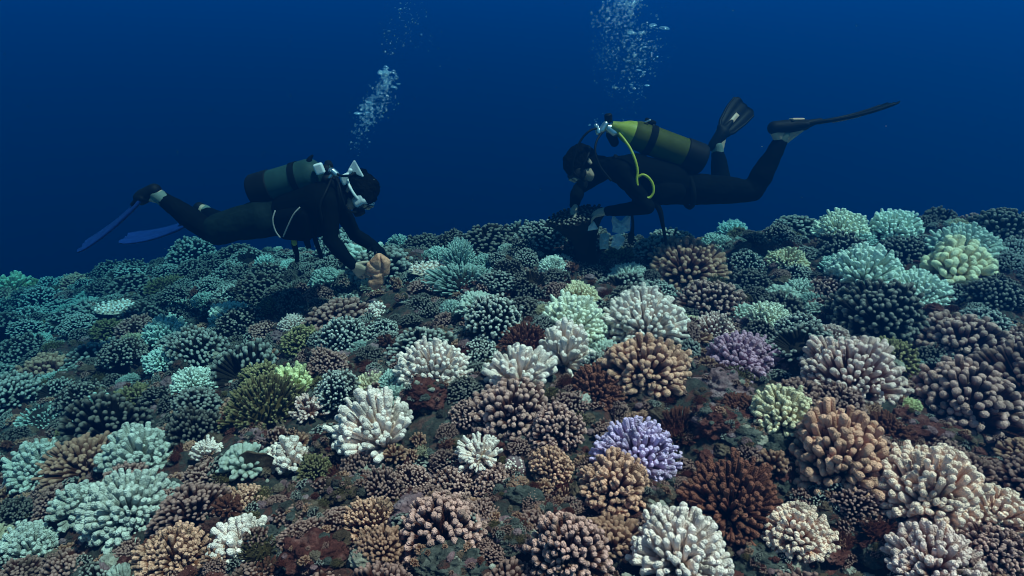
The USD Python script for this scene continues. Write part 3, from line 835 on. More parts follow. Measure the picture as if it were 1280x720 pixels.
if stuff:
    far = UsdGeom.PointInstancer.Define(stage, '/World/distant_coral')
    tag(far.GetPrim(), 'smallest coral mounds filling the gaps and the far slope of the reef', 'coral', kind='stuff')
    used = sorted({str(k[0]) for k in stuff}); targets = []
    for k in used:
        x = UsdGeom.Xform.Define(stage, path_for('mound', far.GetPrim())); x.GetPrim().GetReferences().AddInternalReference(k)
        targets.append(x.GetPath())
    far.CreatePrototypesRel().SetTargets(targets)
    far.CreateProtoIndicesAttr(Vt.IntArray([used.index(str(k[0])) for k in stuff]))
    far.CreatePositionsAttr(Vt.Vec3fArray([Gf.Vec3f(*map(float, k[1])) for k in stuff]))
    far.CreateScalesAttr(Vt.Vec3fArray([Gf.Vec3f(*k[3]) for k in stuff]))
    turn = lambda q: Gf.Quath((Gf.Rotation(Gf.Vec3d(0, 0, 1), q[2]) * Gf.Rotation(Gf.Vec3d(1, 0, 0), q[0]) * Gf.Rotation(Gf.Vec3d(0, 1, 0), q[1])).GetQuat())
    far.CreateOrientationsAttr(Vt.QuathArray([turn(k[2]) for k in stuff]))
print('fill', len(FILL))

# rubble, crusts and young growth between the colonies: nobody could count it
rng = np.random.default_rng(31)
rub = UsdGeom.PointInstancer.Define(stage, '/World/reef_rubble')
tag(rub.GetPrim(), 'broken coral rubble, crusted stones and stubby young growth between the colonies', 'rubble', kind='stuff')
kinds = []
for n, (mat, typ) in enumerate([('brown_rock', 0), ('maroon_rock', 0), ('pink_rock', 0), ('teal_rock', 0), ('reef_rock', 0), ('pale_rock', 0), ('brown_coral', 1), ('maroon_coral', 1), ('grey_coral', 1), ('tan_coral', 1), ('maroon_coral', 2), ('olive_coral', 2)]):
    if typ == 0:
        v, f = crag((1, .8, .65), rng, 4)
        g = obj('stone', (v, f), mat, rub.GetPrim())
    else:
        br, base = colony('stub' if typ == 1 else 'fine', (1, .9, .7), rng, 40 if typ == 1 else 90)
        v, f = join([(a, b) for a, b, _ in br] + [base])
        g = obj('young_growth', (v, f), mat, rub.GetPrim(), tip=np.concatenate([c for *_, c in br] + [np.zeros(len(base[0]))]))
    kinds.append(g.GetPath())
N = 17000
xs, ys = rng.uniform(-7, 5, N * 3), 1.0 + 7.0 * rng.uniform(0, 1, N * 3) ** 1.9
keep = np.array([abs(x) < .95 * y + .5 for x, y in zip(xs, ys)])
xs, ys = xs[keep][:N], ys[keep][:N]
hs = height(xs, ys)
sc = np.exp(rng.normal(-3.75, .50, len(xs))).clip(.010, .065)
cr = np.array(CRUST)
xs, ys, hs = np.append(xs, cr[:, 0]), np.append(ys, cr[:, 1]), np.append(hs, cr[:, 2])
sc = np.append(sc, rng.uniform(.008, .026, len(cr))); N = len(xs)
rub.CreatePrototypesRel().SetTargets(kinds)
rub.CreateProtoIndicesAttr(Vt.IntArray.FromNumpy(rng.choice(12, N, p=[.15, .06, .10, .11, .09, .05, .14, .03, .09, .09, .04, .05]).astype(np.int32)))
rub.CreatePositionsAttr(Vt.Vec3fArray.FromNumpy(np.stack([xs, ys, hs + sc * .12], 1).astype(np.float32)))
rub.CreateScalesAttr(Vt.Vec3fArray.FromNumpy((sc[:, None] * rng.uniform(.7, 1.3, (N, 3))).astype(np.float32)))
yaw = rng.uniform(0, math.pi, N)
rub.CreateOrientationsAttr(Vt.QuathArray([Gf.Quath(float(math.cos(a)), 0, 0, float(math.sin(a))) for a in yaw]))

# ---------------------------------------------------------------- divers
def hand(w, fwd, palm, thumb, curl=.5, s=1.0):
    "sphere groups of a hand: palm, four unequal fingers bent towards the palm side, and a thumb from the palm's side"
    w = np.asarray(w, float); fwd = unit(fwd); side = unit(np.cross(palm, fwd)); palm = unit(np.cross(fwd, side))
    if side @ np.asarray(thumb) < 0:
        side = -side
    g = [[(w, .024 * s), (w + fwd * .085 * s + side * .030 * s, .013 * s), (w + fwd * .080 * s - side * .034 * s, .012 * s), (w + fwd * .04 * s + side * .03 * s, .015 * s)]]
    for k, (o, L) in enumerate([(.031, .074), (.010, .084), (-.012, .078), (-.033, .060)]):
        p = w + fwd * (.088 - .004 * abs(k - 1)) * s + side * o * s
        a = curl * (.7 + .12 * k); d = fwd + side * .10 * (1.2 - k)
        for n, fr in enumerate((.44, .32, .24)):
            d2 = unit(unit(d) * math.cos(a) + palm * math.sin(a)); q = p + d2 * L * fr * s
            g.append([(p, (.0098 - .0009 * n) * s), (q, (.0090 - .0010 * n) * s)])
            p = q; d = d2; a = curl * .75
    p = w + fwd * .022 * s + side * .024 * s; d = unit(side * .8 + fwd * .55 + palm * .25)
    for n, L in enumerate((.036, .030, .024)):
        q = p + d * L * s
        g.append([(p, (.0125 - .0015 * n) * s), (q, (.0115 - .0018 * n) * s)])
        p = q; d = unit(d + fwd * .45 + palm * .25)
    return g


def head(H, crown, face):
    "sphere groups of a head and a function that places things on it (right, crown, face) in head radii"
    crown = unit(crown); face = unit(face - crown * (np.asarray(face) @ crown)); side = np.cross(crown, face)
    P = lambda x, y, z: np.asarray(H) + (side * x + crown * y + face * z) * .1
    g = [[(P(0, .15, -.25), .088), (P(0, .2, .1), .082)], [(P(0, .1, .2), .075), (P(.25, -.75, .48), .028), (P(-.25, -.75, .48), .028), (P(0, -.85, .62), .026)],
         [(P(0, .12, .78), .012), (P(0, -.22, 1.02), .017)], [(P(.28, .02, .70), .016), (P(-.28, .02, .70), .016)], [(P(.40, -.25, .55), .030), (P(-.40, -.25, .55), .030)],
         [(P(0, -.5, .80), .014), (P(.17, -.52, .74), .012), (P(-.17, -.52, .74), .012)]]
    for sgn in (-1, 1):
        g.append([(P(.86 * sgn, .12, -.12), .014), (P(.88 * sgn, -.25, -.06), .012), (P(.93 * sgn, .02, -.22), .010)])
    return g, P, np.stack([side, face, crown], 1)


def fin(person, heel, toe, tip, wide, w0, w1, mat, stripe=None, sag=.04, ankle_r=.05):
    heel, toe, tip, wide = (np.asarray(q, float) for q in (heel, toe, tip, wide))
    ax = unit(tip - toe); wide = unit(wide - ax * (wide @ ax)); nrm = np.cross(ax, wide)
    L = np.linalg.norm(tip - toe); n, m = 14, 9
    t = np.linspace(0, 1, n); u = np.linspace(-1, 1, m)
    width = np.interp(t, [0, .15, .6, .93, 1], [w0 * .6, w0, w1 * .93, w1, w1 * .8])
    T, U = np.meshgrid(t, u, indexing='ij')
    notch = np.where(T > .95, -.05 * (1 - np.abs(U)) * L * .6, 0)
    mid = toe + (T * L + notch)[..., None] * ax + (U * width[:, None] / 2)[..., None] * wide + (sag * np.sin(T * 2.4) - .006 * np.cos(U * 9.4) * (T > .1))[..., None] * nrm
    top_, bot = mid + .004 * nrm, mid - .004 * nrm
    V = np.vstack([top_.reshape(-1, 3), bot.reshape(-1, 3)]); K = n * m; F = []
    for i in range(n - 1):
        for j in range(m - 1):
            a = i * m + j
            F += [[a, a + 1, a + m + 1], [a, a + m + 1, a + m], [K + a, K + a + m + 1, K + a + 1], [K + a, K + a + m, K + a + m + 1]]
    rim = list(range(m)) + [i * m + m - 1 for i in range(1, n)] + [(n - 1) * m + j for j in range(m - 2, -1, -1)] + [i * m for i in range(n - 2, 0, -1)]
    for a, b in zip(rim, rim[1:] + rim[:1]):
        F += [[a, b, K + b], [a, K + b, K + a]]
    blade = obj('fin', (V, np.array(F)), mat, person)
    for s in (0, m - 1):
        obj('rail', tube(mid[:, s][::2], np.linspace(.013, .007, 4), 8, 3), mat, blade)
    k = unit(toe - heel)
    pocket = flesh([[(heel + nrm * .006, .044), (heel + k * .09, .048)], [(heel + k * .09, .048), (toe, .036)], [(toe + wide * w0 * .3, .022), (toe - wide * w0 * .3, .022), (heel + k * .11, .046)], [(toe, .03), (toe + ax * .10, .014)]], .02, 6)
    obj('foot_pocket', pocket, 'rubber', blade)
    if stripe:
        i0, i1 = 4, 9
        sv = np.vstack([mid[i0:i1, 4] + .008 * nrm + wide * q for q in (-.016, .016)] + [mid[i0:i1, 4] - .008 * nrm + wide * q for q in (-.016, .016)])
        w = i1 - i0; sf = []
        for i in range(w - 1):
            sf += [[i, i + 1, w + i + 1], [i, w + i + 1, w + i], [2 * w + i, 3 * w + i + 1, 2 * w + i + 1], [2 * w + i, 3 * w + i, 3 * w + i + 1],
                   [i, 2 * w + i + 1, i + 1], [i, 2 * w + i, 2 * w + i + 1], [w + i, w + i + 1, 3 * w + i + 1], [w + i, 3 * w + i + 1, 3 * w + i]]
        sf += [[0, w, 3 * w], [0, 3 * w, 2 * w], [w - 1, 3 * w - 1, 4 * w - 1], [w - 1, 4 * w - 1, 2 * w - 1]]
        obj('stripe', (sv, np.array(sf)), stripe, blade)
        c = heel + k * .12
        obj('strap_patch', flesh([[(c + nrm * .045 + wide * .035, .009), (c + nrm * .045 - wide * .035, .009), (toe + nrm * .036, .009)]], .012, 3), stripe, blade)
    return blade


def loop(c, a, b, ra, rb, n=16):
    return [c + a * ra * math.cos(q) + b * rb * math.sin(q) for q in np.linspace(0, 2 * math.pi, n)]


def tank_set(label, a, b, r, mat, strap_at, boot=.24):
    "cylinder from its shoulder end a to its base b, strap, boot, valve"
    a, b = np.asarray(a, float), np.asarray(b, float); ax = unit(b - a); L = np.linalg.norm(b - a)
    t = thing('scuba_tank', label, 'scuba tank')
    k = r / L
    obj('cylinder', lathe([(r * .22, -.13), (r * .26, -.04), (r * .55, .02), (r * .82, .07), (r * .96, .13), (r, .2), (r, 1 - .5 * k), (r * .9, 1 - .15 * k), (r * .5, 1)], a, b), mat, t, smooth=40)
    obj('boot', lathe([(r * 1.02, 1 - boot), (r * 1.07, 1 - boot + .01), (r * 1.07, .99), (r * .95, 1.03), (r * .3, 1.035)], a, b), 'rubber', t, smooth=40)
    M = frame_from(ax)
    for s in strap_at:
        obj('tank_strap', lathe([(r * 1.01, s - .045), (r * 1.05, s - .043), (r * 1.05, s + .043), (r * 1.01, s + .045)], a, b), 'webbing', t, smooth=30)
    return t, ax, M


# -- the right diver
foot_f, _ = on_reef(735, 331, 30, 0)
YR = max(4.0, float(foot_f[1]))
R_ = lambda px, py, dy=0.0: at(px, py, YR + dy)
p1 = thing('person', 'diver in black wetsuit and yellow hose with bare hands on the dark funnel coral', 'person')
H = R_(728, 205)
hg, HP, HM = head(H, (-.84, -.05, .42), (-.42, -.42, -.8))
hip_n, hip_f, waist, chest_n, chest_f, belly = R_(868, 236, -.09), R_(868, 236, .10), R_(836, 230), R_(795, 216, -.10), R_(795, 216, .10), R_(815, 236)
sh_n, sh_f, neck = R_(776, 213, -.19), R_(762, 210, .19), R_(754, 207)
el_n, wr_n = R_(810, 259, -.27), R_(760, 264, -.17)
el_f, wr_f = R_(723, 236, .26), R_(718, 256, .08)
kn_n, an_n = R_(941, 239, -.11), R_(976, 176, -.08)
kn_f, an_f = R_(903, 242, .34), R_(897, 190, .42)
hn = hand(wr_n, R_(736, 268, -.10) - wr_n, (0.1, .3, -1), (-.2, .9, .2), .45)
hf = hand(wr_f, R_(717, 270, .02) - wr_f, (-.3, -.6, -.5), (.9, -.3, 0), .35)
torso = lambda k: [[(sh_n, .062 * k), (sh_f, .062 * k), (chest_n, .125 * k), (chest_f, .125 * k)], [(chest_n, .125 * k), (chest_f, .125 * k), (waist, .135 * k)], [(waist, .13 * k), (hip_n, .105 * k), (hip_f, .105 * k), (belly, .11 * k)],
                   [(neck, .056 * k), (sh_n, .058 * k)], [(neck, .056 * k), (sh_f, .058 * k)]]
limb = lambda a, b, c, r0, r1, r2, k: [[(a, r0 * k), (b + (a - b) * .45, (r0 * .55 + r1 * .5) * k)], [(b + (a - b) * .45, (r0 * .55 + r1 * .5) * k), (b, r1 * k)], [(b, r1 * k), (b + (c - b) * .35, r1 * 1.06 * k)], [(b + (c - b) * .35, r1 * 1.06 * k), (c, r2 * k)]]
limbs = lambda k: limb(sh_n, el_n, wr_n, .062, .046, .034, k) + limb(sh_f, el_f, wr_f, .060, .045, .034, k) + limb(hip_n, kn_n, an_n, .108, .070, .045, k) + limb(hip_f, kn_f, an_f, .105, .068, .044, k)
heel_n, toe_n, tip_n = R_(968, 161, -.08), R_(1006, 156, -.08), R_(1117, 124, -.10)
heel_f, toe_f, tip_f = R_(893, 182, .43), R_(905, 163, .46), R_(934, 129, .62)
obj('body', flesh(torso(.9) + limbs(.78) + hg + [[(neck, .055), (HP(0, -.3, -.2), .058)]] + hn + hf + [[(an_n, .040), (heel_n, .036), (toe_n, .028)], [(an_f, .039), (heel_f, .036), (toe_f, .028)]], .012, 6), 'skin', p1)
obj('wetsuit', crumple(flesh(torso(1) + limbs(1) + [[(neck, .063), (neck + (H - neck) * .35, .064)]], .014, 7), .007, 16, 2), 'neoprene', p1)
for a, k in ((an_n, kn_n), (an_f, kn_f)):
    d = unit(a - k)
    obj('sock', flesh([[(a - d * .02, .044), (a + d * .045, .046)]], .015, 4), 'sock', p1)
hv, hf_ = flesh([[(HP(0, .25, -.30), .100), (HP(0, .42, .12), .092)], [(HP(0, -.1, -.45), .082), (HP(0, .2, -.2), .1)], [(HP(0, .95, .1), .045), (HP(0, .4, .2), .09)]], .012, 4)
obj('hair', crumple((hv, hf_), .010, 40, 3), 'hair', p1)
msk = obj('mask', rounded_box((.165, .075, .088), .022, HM, HP(0, .08, .80)), 'rubber', p1)
for s in (-1, 1):
    obj('lens', rounded_box((.062, .012, .052), .006, HM, HP(.38 * s, .08, 1.20)), 'lens', msk)
obj('mask_strap', tube(loop(HP(0, .12, -.1), HM[:, 0], HM[:, 1], .104, .112), .010, 6, 2), 'rubber', p1)
vest = obj('vest', flesh([[(chest_n + [-.02, -.03, 0], .128), (chest_f + [-.02, .03, 0], .128), (R_(838, 226, -.07), .125), (R_(838, 226, .07), .125)], [(sh_n * .8 + neck * .2, .075), (chest_n, .13)], [(sh_f * .8 + neck * .2, .075), (chest_f, .13)],
                    [(R_(826, 246, -.20), .055), (R_(846, 240, -.19), .06), (R_(812, 232, -.17), .06)], [(R_(826, 246, .2), .055), (R_(846, 240, .19), .06)]], .018, 8), 'vest_cloth', p1)
for q in (-1, 1):
    obj('shoulder_strap', tube([R_(770, 195, .1 * q), R_(762, 212, .17 * q), R_(778, 232, .16 * q), R_(800, 242, .18 * q)], .017, 8, 5), 'webbing', vest)
obj('waist_belt', tube(loop(R_(858, 235), np.array([0, 1.0, 0]), unit(R_(858, 215) - R_(858, 255)), .21, .125), .016, 6, 2), 'webbing', vest)
fin(p1, heel_n, toe_n, tip_n, ray(1040, 140) + [0, 0, .07], .13, .21, 'fin_black', 'fin_stripe', sag=-.035)
fin(p1, heel_f, toe_f, tip_f, R_(925, 160, .35) - R_(890, 146, .35), .13, .20, 'fin_black', 'fin_stripe', sag=.02)
obj('gauge_hose', tube([R_(793, 240, -.19), R_(790, 262, -.23), R_(791, 282, -.22), R_(789, 296, -.2)], [.008, .008, .010, .016], 8), 'rubber', p1)
obj('gauge', flesh([[(R_(789, 294, -.20), .024), (R_(788, 302, -.20), .020)]], .01, 3), 'rubber', p1)
obj('hanging_strap', tube([R_(818, 252, -.22), R_(825, 264, -.24), R_(829, 284, -.23), R_(833, 306, -.22)], [.022, .018, .012, .010], 8), 'webbing', p1)
ta, tb = R_(783, 164, -.03), R_(876, 199, -.03)
t1, ax1, M1 = tank_set('yellow green scuba tank with black boot on the back of the right diver', ta, tb, .098, 'tank_yellow', (.30,))
obj('neck', lathe([(.030, -.20), (.045, -.10), (.070, -.01), (.083, .075), (.05, .09)], ta, tb), 'neck_yellow', t1, smooth=40)
obj('strap_buckle', rounded_box((.05, .03, .075), .012, M1, R_(813, 152, -.03)), 'webbing', t1)
obj('buckle_clip', tube([R_(806, 153, -.06), R_(813, 150, -.07)], .007, 6), 'steel', t1)
vp = R_(760, 160, -.03)
valve = obj('valve', lathe([(.016, 0), (.022, .1), (.022, .7), (.028, .75), (.028, 1)], ta - ax1 * .05, vp, 16), 'steel', t1, smooth=40)
obj('knob', lathe([(.020, 0), (.026, .15), (.026, .85), (.018, 1)], R_(761, 153, -.03), R_(760, 142, -.03), 14), 'rubber', valve, smooth=40)
stage1 = obj('first_stage', flesh([[(R_(752, 163, -.06), .024), (R_(757, 155, -.05), .020)], [(R_(748, 166, -.07), .018), (R_(745, 157, -.06), .015)], [(vp, .028), (R_(768, 166, -.04), .03)]], .008, 3), 'steel', t1)
obj('yoke', flesh([[(R_(764, 168, -.02), .036), (R_(768, 178, -.02), .03)], [(R_(766, 160, -.02), .028), (R_(764, 168, -.02), .03)]], .012, 4), 'rubber', t1)
obj('black_hose', tube([R_(750, 160, -.06), R_(738, 163, -.1), R_(727, 174, -.12), R_(719, 192, -.14), R_(716, 214, -.14), HP(.5, -.5, 1.1)], .0075, 8), 'rubber', t1)
obj('black_hose', tube([R_(753, 165, -.07), R_(746, 176, -.14), R_(744, 190, -.19), R_(750, 208, -.22), R_(764, 226, -.24)], .0075, 8), 'rubber', t1)
obj('yellow_hose', tube([R_(774, 167, -.09), R_(780, 174, -.16), R_(788, 186, -.2), R_(794, 200, -.235), R_(797, 214, -.25), R_(796, 224, -.26), R_(798, 236, -.27), R_(804, 245, -.28), R_(812, 247, -.28), R_(817, 239, -.275), R_(815, 228, -.265), R_(808, 220, -.26), R_(801, 219, -.255), R_(795, 226, -.25), R_(797, 238, -.24), R_(806, 250, -.24)], .0085, 8), 'hose_yellow', t1)
obj('regulator', lathe([(.018, 0), (.036, .1), (.040, .55), (.036, .9), (.02, 1)], HP(0, -.5, .95), HP(0, -.55, 1.5), 18), 'rubber', t1, smooth=40)

# the funnel coral under the hands, and the sampling things on the reef behind it
top_c = R_(720, 270); hF = max(.2, top_c[2] - foot_f[2])
ang = np.arange(40) * 2 * math.pi / 40
rows_ = []
for a, z in [(.085, -.12), (.075, .1), (.072, .3), (.085, .5), (.115, .7), (.15, .85), (.185, .965), (.19, .99), (.17, 1.0), (.10, .985), (.02, .97)]:
    e = 1 + .35 * (meshkit.noise(np.stack([np.cos(ang) * 1.3 + 5, np.sin(ang) * 1.3, 0 * ang + z * 2], 1), 3) - .5) + .10 * (meshkit.noise(np.stack([np.cos(ang) * 6, np.sin(ang) * 6, 0 * ang + z * 9], 1), 4) - .5)
    lean = (foot_f[:2] + (top_c[:2] - foot_f[:2]) * max(z, 0) ** 1.3)
    rows_.append(np.stack([lean[0] + a * e * np.cos(ang), lean[1] + a * e * np.sin(ang), np.full(40, foot_f[2] + z * hF) - .05 * np.cos(ang) * a / .19 * (z > .6) * -1], 1))
V = np.vstack(rows_); F = []
for i in range(len(rows_) - 1):
    for j in range(40):
        q, w = i * 40 + j, i * 40 + (j + 1) % 40
        F += [[q, w, w + 40], [q, w + 40, q + 40]]
fc = thing('funnel_coral', 'dark funnel shaped coral with pale nubs under the hands of the right diver', 'coral')
obj('stalk', (V, np.array(F)), 'dark_coral', fc)
rng = np.random.default_rng(77); nb = []
for k in range(120):
    a, ph = math.sqrt((k + .5) / 120) * .175, k * 2.39996
    c = top_c + [a * math.cos(ph), a * math.sin(ph), .05 * math.cos(ph) * a / .19]
    nb.append(finger(c - [0, 0, .02], c + [a * .12 * math.cos(ph), a * .12 * math.sin(ph), rng.uniform(.012, .026)], rng.uniform(.008, .012), rng, sides=6))
v, f = join([(a, b) for a, b, _ in nb])
obj('nubs', (v, f), 'dark_coral', fc, tip=np.concatenate([c for *_, c in nb]), kind='stuff')


def sheet_bag(name, label, cat, pts, mat, amp=.012, thick=.035):
    "a crumpled bag: an outline in the picture plane, closed, pillowed and creased"
    from shapely.geometry import Polygon
    c = np.mean([R_(*p) for p in pts], 0)
    L = [(R_(*p) - c) for p in pts]
    g = [[(c + q * .86, .008), (c + q * .3 + [0, -thick, 0], .01), (c + q * .3 + [0, thick, 0], .01)] for q in L] + [[(c + a * .9, .006), (c + b * .9, .006), (c + [0, -thick * .8, 0], .01), (c + [0, thick * .8, 0], .01)] for a, b in zip(L, L[1:] + L[:1])]
    return tag(obj(name, crumple(flesh(g, .012, 2), amp, 22, 5), mat), label, cat)


sheet_bag('plastic_bag', 'crumpled clear plastic bag with two pointed corners standing behind the funnel coral', 'bag', [(765, 290, -.05), (765, 270, -.05), (772, 276, -.05), (779, 277, -.05), (788, 269, -.05), (788, 288, -.05), (777, 292, -.05)], 'clear_plastic')
sheet_bag('plastic_bag', 'greyish rounded plastic bag on the reef under the two pointed bag', 'bag', [(763, 308, -.12), (767, 294, -.12), (774, 292, -.12), (781, 298, -.12), (779, 308, -.12), (771, 312, -.12)], 'clear_plastic')
sheet_bag('sample_jar', 'bluish white sample jar between the funnel coral and the plastic bags', 'jar', [(750, 312, -.02), (750, 293, -.02), (758, 291, -.02), (761, 293, -.02), (760, 311, -.02)], 'white_plastic', .004, .03)
sheet_bag('slate', 'small square white slate hanging beside the near hand of the right diver', 'slate', [(735, 288, -.12), (733, 281, -.12), (742, 277, -.12), (747, 286, -.12)], 'white_plastic', .002, .004)

# -- the left diver
foot_t, _ = on_reef(470, 364, 30, 0)
YL = max(4.0, float(foot_t[1]) + .05)
L_ = lambda px, py, dy=0.0: at(px, py, YL + dy)
p2 = thing('person', 'diver in dark suit with grey shorts and blue fins reaching down to a tan object', 'person')
H = L_(447, 239)
hg, HP, HM = head(H, (.80, -.05, .48), (.12, -.40, -.9))
hip_n, hip_f, waist, chest_n, chest_f, belly = L_(328, 273, -.09), L_(328, 271, .10), L_(360, 266), L_(398, 252, -.10), L_(398, 252, .10), L_(372, 276)
sh_n, sh_f, neck = L_(412, 252, -.19), L_(420, 250, .19), L_(430, 246)
el_n, wr_n = L_(413, 300, -.26), L_(440, 331, -.26)
el_f, wr_f = L_(444, 294, .20), L_(470, 309, .12)
kn_n, an_n = L_(262, 289, -.12), L_(201, 247, -.10)
kn_f, an_f = L_(283, 284, .22), L_(258, 265, .50)
hn = hand(wr_n, L_(457, 344, -.25) - wr_n, (.5, .4, -.5), (.4, .2, .8), .5)
hf = hand(wr_f, L_(480, 318, -.10) - wr_f, (-.3, .2, -.8), (-.6, -.2, 0), .25, .9)
heel_n, toe_n, tip_n = L_(192, 237, -.10), L_(180, 245, -.10), L_(99, 305, -.12)
heel_f, toe_f, tip_f = L_(249, 259, .52), L_(240, 276, .54), L_(152, 292, .62)
obj('body', flesh(torso(.9) + limbs(.78) + hg + [[(neck, .055), (HP(0, -.3, -.2), .058)]] + hn + hf + [[(an_n, .040), (heel_n, .036), (toe_n, .028)], [(an_f, .039), (heel_f, .036), (toe_f, .028)]], .012, 6), 'skin', p2)
obj('wetsuit', crumple(flesh(torso(1) + limbs(1) + [[(neck, .063), (neck + (H - neck) * .3, .064)]], .014, 7), .007, 16, 2), 'neoprene', p2)
obj('glove', flesh([[(a, r * 1.22) for a, r in g] for g in hf], .007, 3), 'neoprene', p2)  # dark close-fitting cover over the far hand only
md = lambda a, b, t: a + (b - a) * t
sv, sf = flesh([[(waist, .145), (hip_n, .125), (hip_f, .125)], [(hip_n, .128), (md(hip_n, kn_n, .5), .108)], [(md(hip_n, kn_n, .5), .108), (md(hip_n, kn_n, .86), .098)], [(hip_f, .126), (md(hip_f, kn_f, .8), .1)]], .016, 6)
obj('shorts', crumple((sv, sf), .016, 9, 4), 'suit_grey', p2)
for a, k in ((an_n, kn_n), (an_f, kn_f)):
    d = unit(a - k)
    obj('sock', flesh([[(a - d * .03, .046), (a + d * .035, .046)]], .015, 4), 'sock', p2)
hv, hf_ = flesh([[(HP(0, .25, -.30), .108), (HP(0, .45, .12), .098)], [(HP(0, -.1, -.45), .088), (HP(0, .2, -.2), .105)], [(HP(0, .98, .2), .055), (HP(0, .4, .3), .09)]], .010, 3)
obj('hair', crumple((hv, hf_), .022, 34, 6), 'hair', p2)
msk = obj('mask', rounded_box((.165, .075, .088), .022, HM, HP(0, .08, .80)), 'clear_plastic', p2)
for s in (-1, 1):
    obj('lens', rounded_box((.062, .012, .052), .006, HM, HP(.38 * s, .08, 1.20)), 'lens', msk)
obj('mask_strap', tube(loop(HP(0, .12, -.1), HM[:, 0], HM[:, 1], .112, .115), .010, 6, 2), 'white_plastic', p2)
vest = obj('vest', flesh([[(chest_n + [.02, -.03, 0], .128), (chest_f + [.02, .03, 0], .128), (L_(362, 264, -.06), .13), (L_(362, 264, .06), .13)], [(sh_n * .8 + neck * .2, .078), (chest_n, .13)], [(sh_f * .8 + neck * .2, .078), (chest_f, .13)],
                    [(L_(352, 272, -.20), .05), (L_(358, 290, -.20), .05), (L_(382, 292, -.20), .05), (L_(380, 268, -.20), .06)], [(L_(398, 285, -.15), .06), (L_(402, 262, -.17), .07)]], .018, 8), 'vest_cloth', p2)
obj('piping', tube([L_(344, 263, -.235), L_(341, 275, -.25), L_(344, 288, -.25), L_(350, 297, -.245)], .0045, 6), 'piping', vest)
obj('piping', tube([L_(375, 259, -.262), L_(367, 268, -.272), L_(360, 282, -.272), L_(354, 296, -.262)], .0045, 6), 'piping', vest)
for q in (-1, 1):
    obj('shoulder_strap', tube([L_(414, 226, .1 * q), L_(424, 244, .17 * q), L_(412, 268, .2 * q), L_(394, 280, .2 * q)], .017, 8, 5), 'webbing', vest)
fin(p2, heel_n, toe_n, tip_n, (0.1, 1, .30), .13, .20, 'fin_blue', sag=.03)
fin(p2, heel_f, toe_f, tip_f, (0, 1, .15), .13, .19, 'fin_blue', sag=.05)
for pts, rr in [([(368, 294), (368, 306), (371, 318), (371, 327)], .020), ([(381, 290), (383, 300), (386, 310)], .024), ([(392, 292), (396, 305), (400, 316), (402, 323)], .016)]:
    obj('hanging_strap', tube([L_(a, b, -.16) for a, b in pts], [rr, rr, rr * .8, rr * .7], 8), 'webbing', p2)
obj('yellow_clip', flesh([[(L_(367, 298, -.18), .019), (L_(368, 304, -.18), .017)]], .008, 2), 'tag_yellow', p2)
ta, tb = L_(403, 214, -.02), L_(318, 239, -.02)
t2, ax2, M2 = tank_set('grey green scuba tank with dark boot on the back of the left diver', ta, tb, .104, 'tank_green', (.36,), .27)
obj('strap_buckle', tube([L_(385, 206, -.04), L_(387, 199, -.04), L_(391, 194, -.04)], [.022, .016, .006], 8), 'webbing', t2)
obj('label_patch', rounded_box((.035, .07, .06), .012, M2, L_(399, 211, -.115)), 'white_plastic', t2)
valve = obj('valve', lathe([(.018, 0), (.024, .2), (.024, .8), (.018, 1)], ta - ax2 * .03, L_(418, 215, -.04), 14), 'steel', t2, smooth=40)
obj('knob', lathe([(.020, 0), (.026, .15), (.026, .85), (.018, 1)], L_(412, 209, -.02), L_(410, 204, .06), 14), 'rubber', valve, smooth=40)
obj('first_stage', flesh([[(L_(416, 214, -.09), .021), (L_(420, 218, -.09), .023)], [(L_(412, 222, -.1), .012), (L_(416, 218, -.09), .016)]], .008, 3), 'steel', t2)
obj('yoke', flesh([[(L_(408, 212, -.02), .036), (L_(415, 221, -.02), .032)], [(L_(408, 224, -.05), .03), (L_(420, 226, -.04), .026)]], .012, 4), 'rubber', t2)
obj('black_hose', tube([L_(420, 217, -.09), L_(428, 220, -.15), L_(438, 219, -.17), L_(444, 216, -.13)], .0075, 8), 'rubber', t2)
obj('black_hose', tube([L_(419, 220, -.09), L_(424, 232, -.2), L_(428, 248, -.23), L_(436, 264, -.2), HP(.5, -.5, 1.15)], .0075, 8), 'rubber', t2)
obj('black_hose', tube([L_(415, 222, -.09), L_(408, 238, -.22), L_(400, 258, -.27), L_(404, 280, -.26)], .0075, 8), 'rubber', t2)
obj('regulator', lathe([(.018, 0), (.036, .1), (.040, .55), (.036, .9), (.02, 1)], HP(0, -.5, .95), HP(0, -.55, 1.5), 18), 'rubber', t2, smooth=40)
obj('white_flag', flesh([[(L_(443, 202, -.06), .008), (L_(437, 212, -.06), .008), (L_(453, 220, -.06), .008)]], .01, 1), 'white_plastic', p2)
obj('white_pouch', flesh([[(L_(428, 222, -.12), .016), (L_(434, 218, -.12), .012), (L_(430, 229, -.12), .014)], [(L_(438, 213, -.1), .014), (L_(436, 217, -.1), .012)]], .01, 3), 'white_plastic', p2)

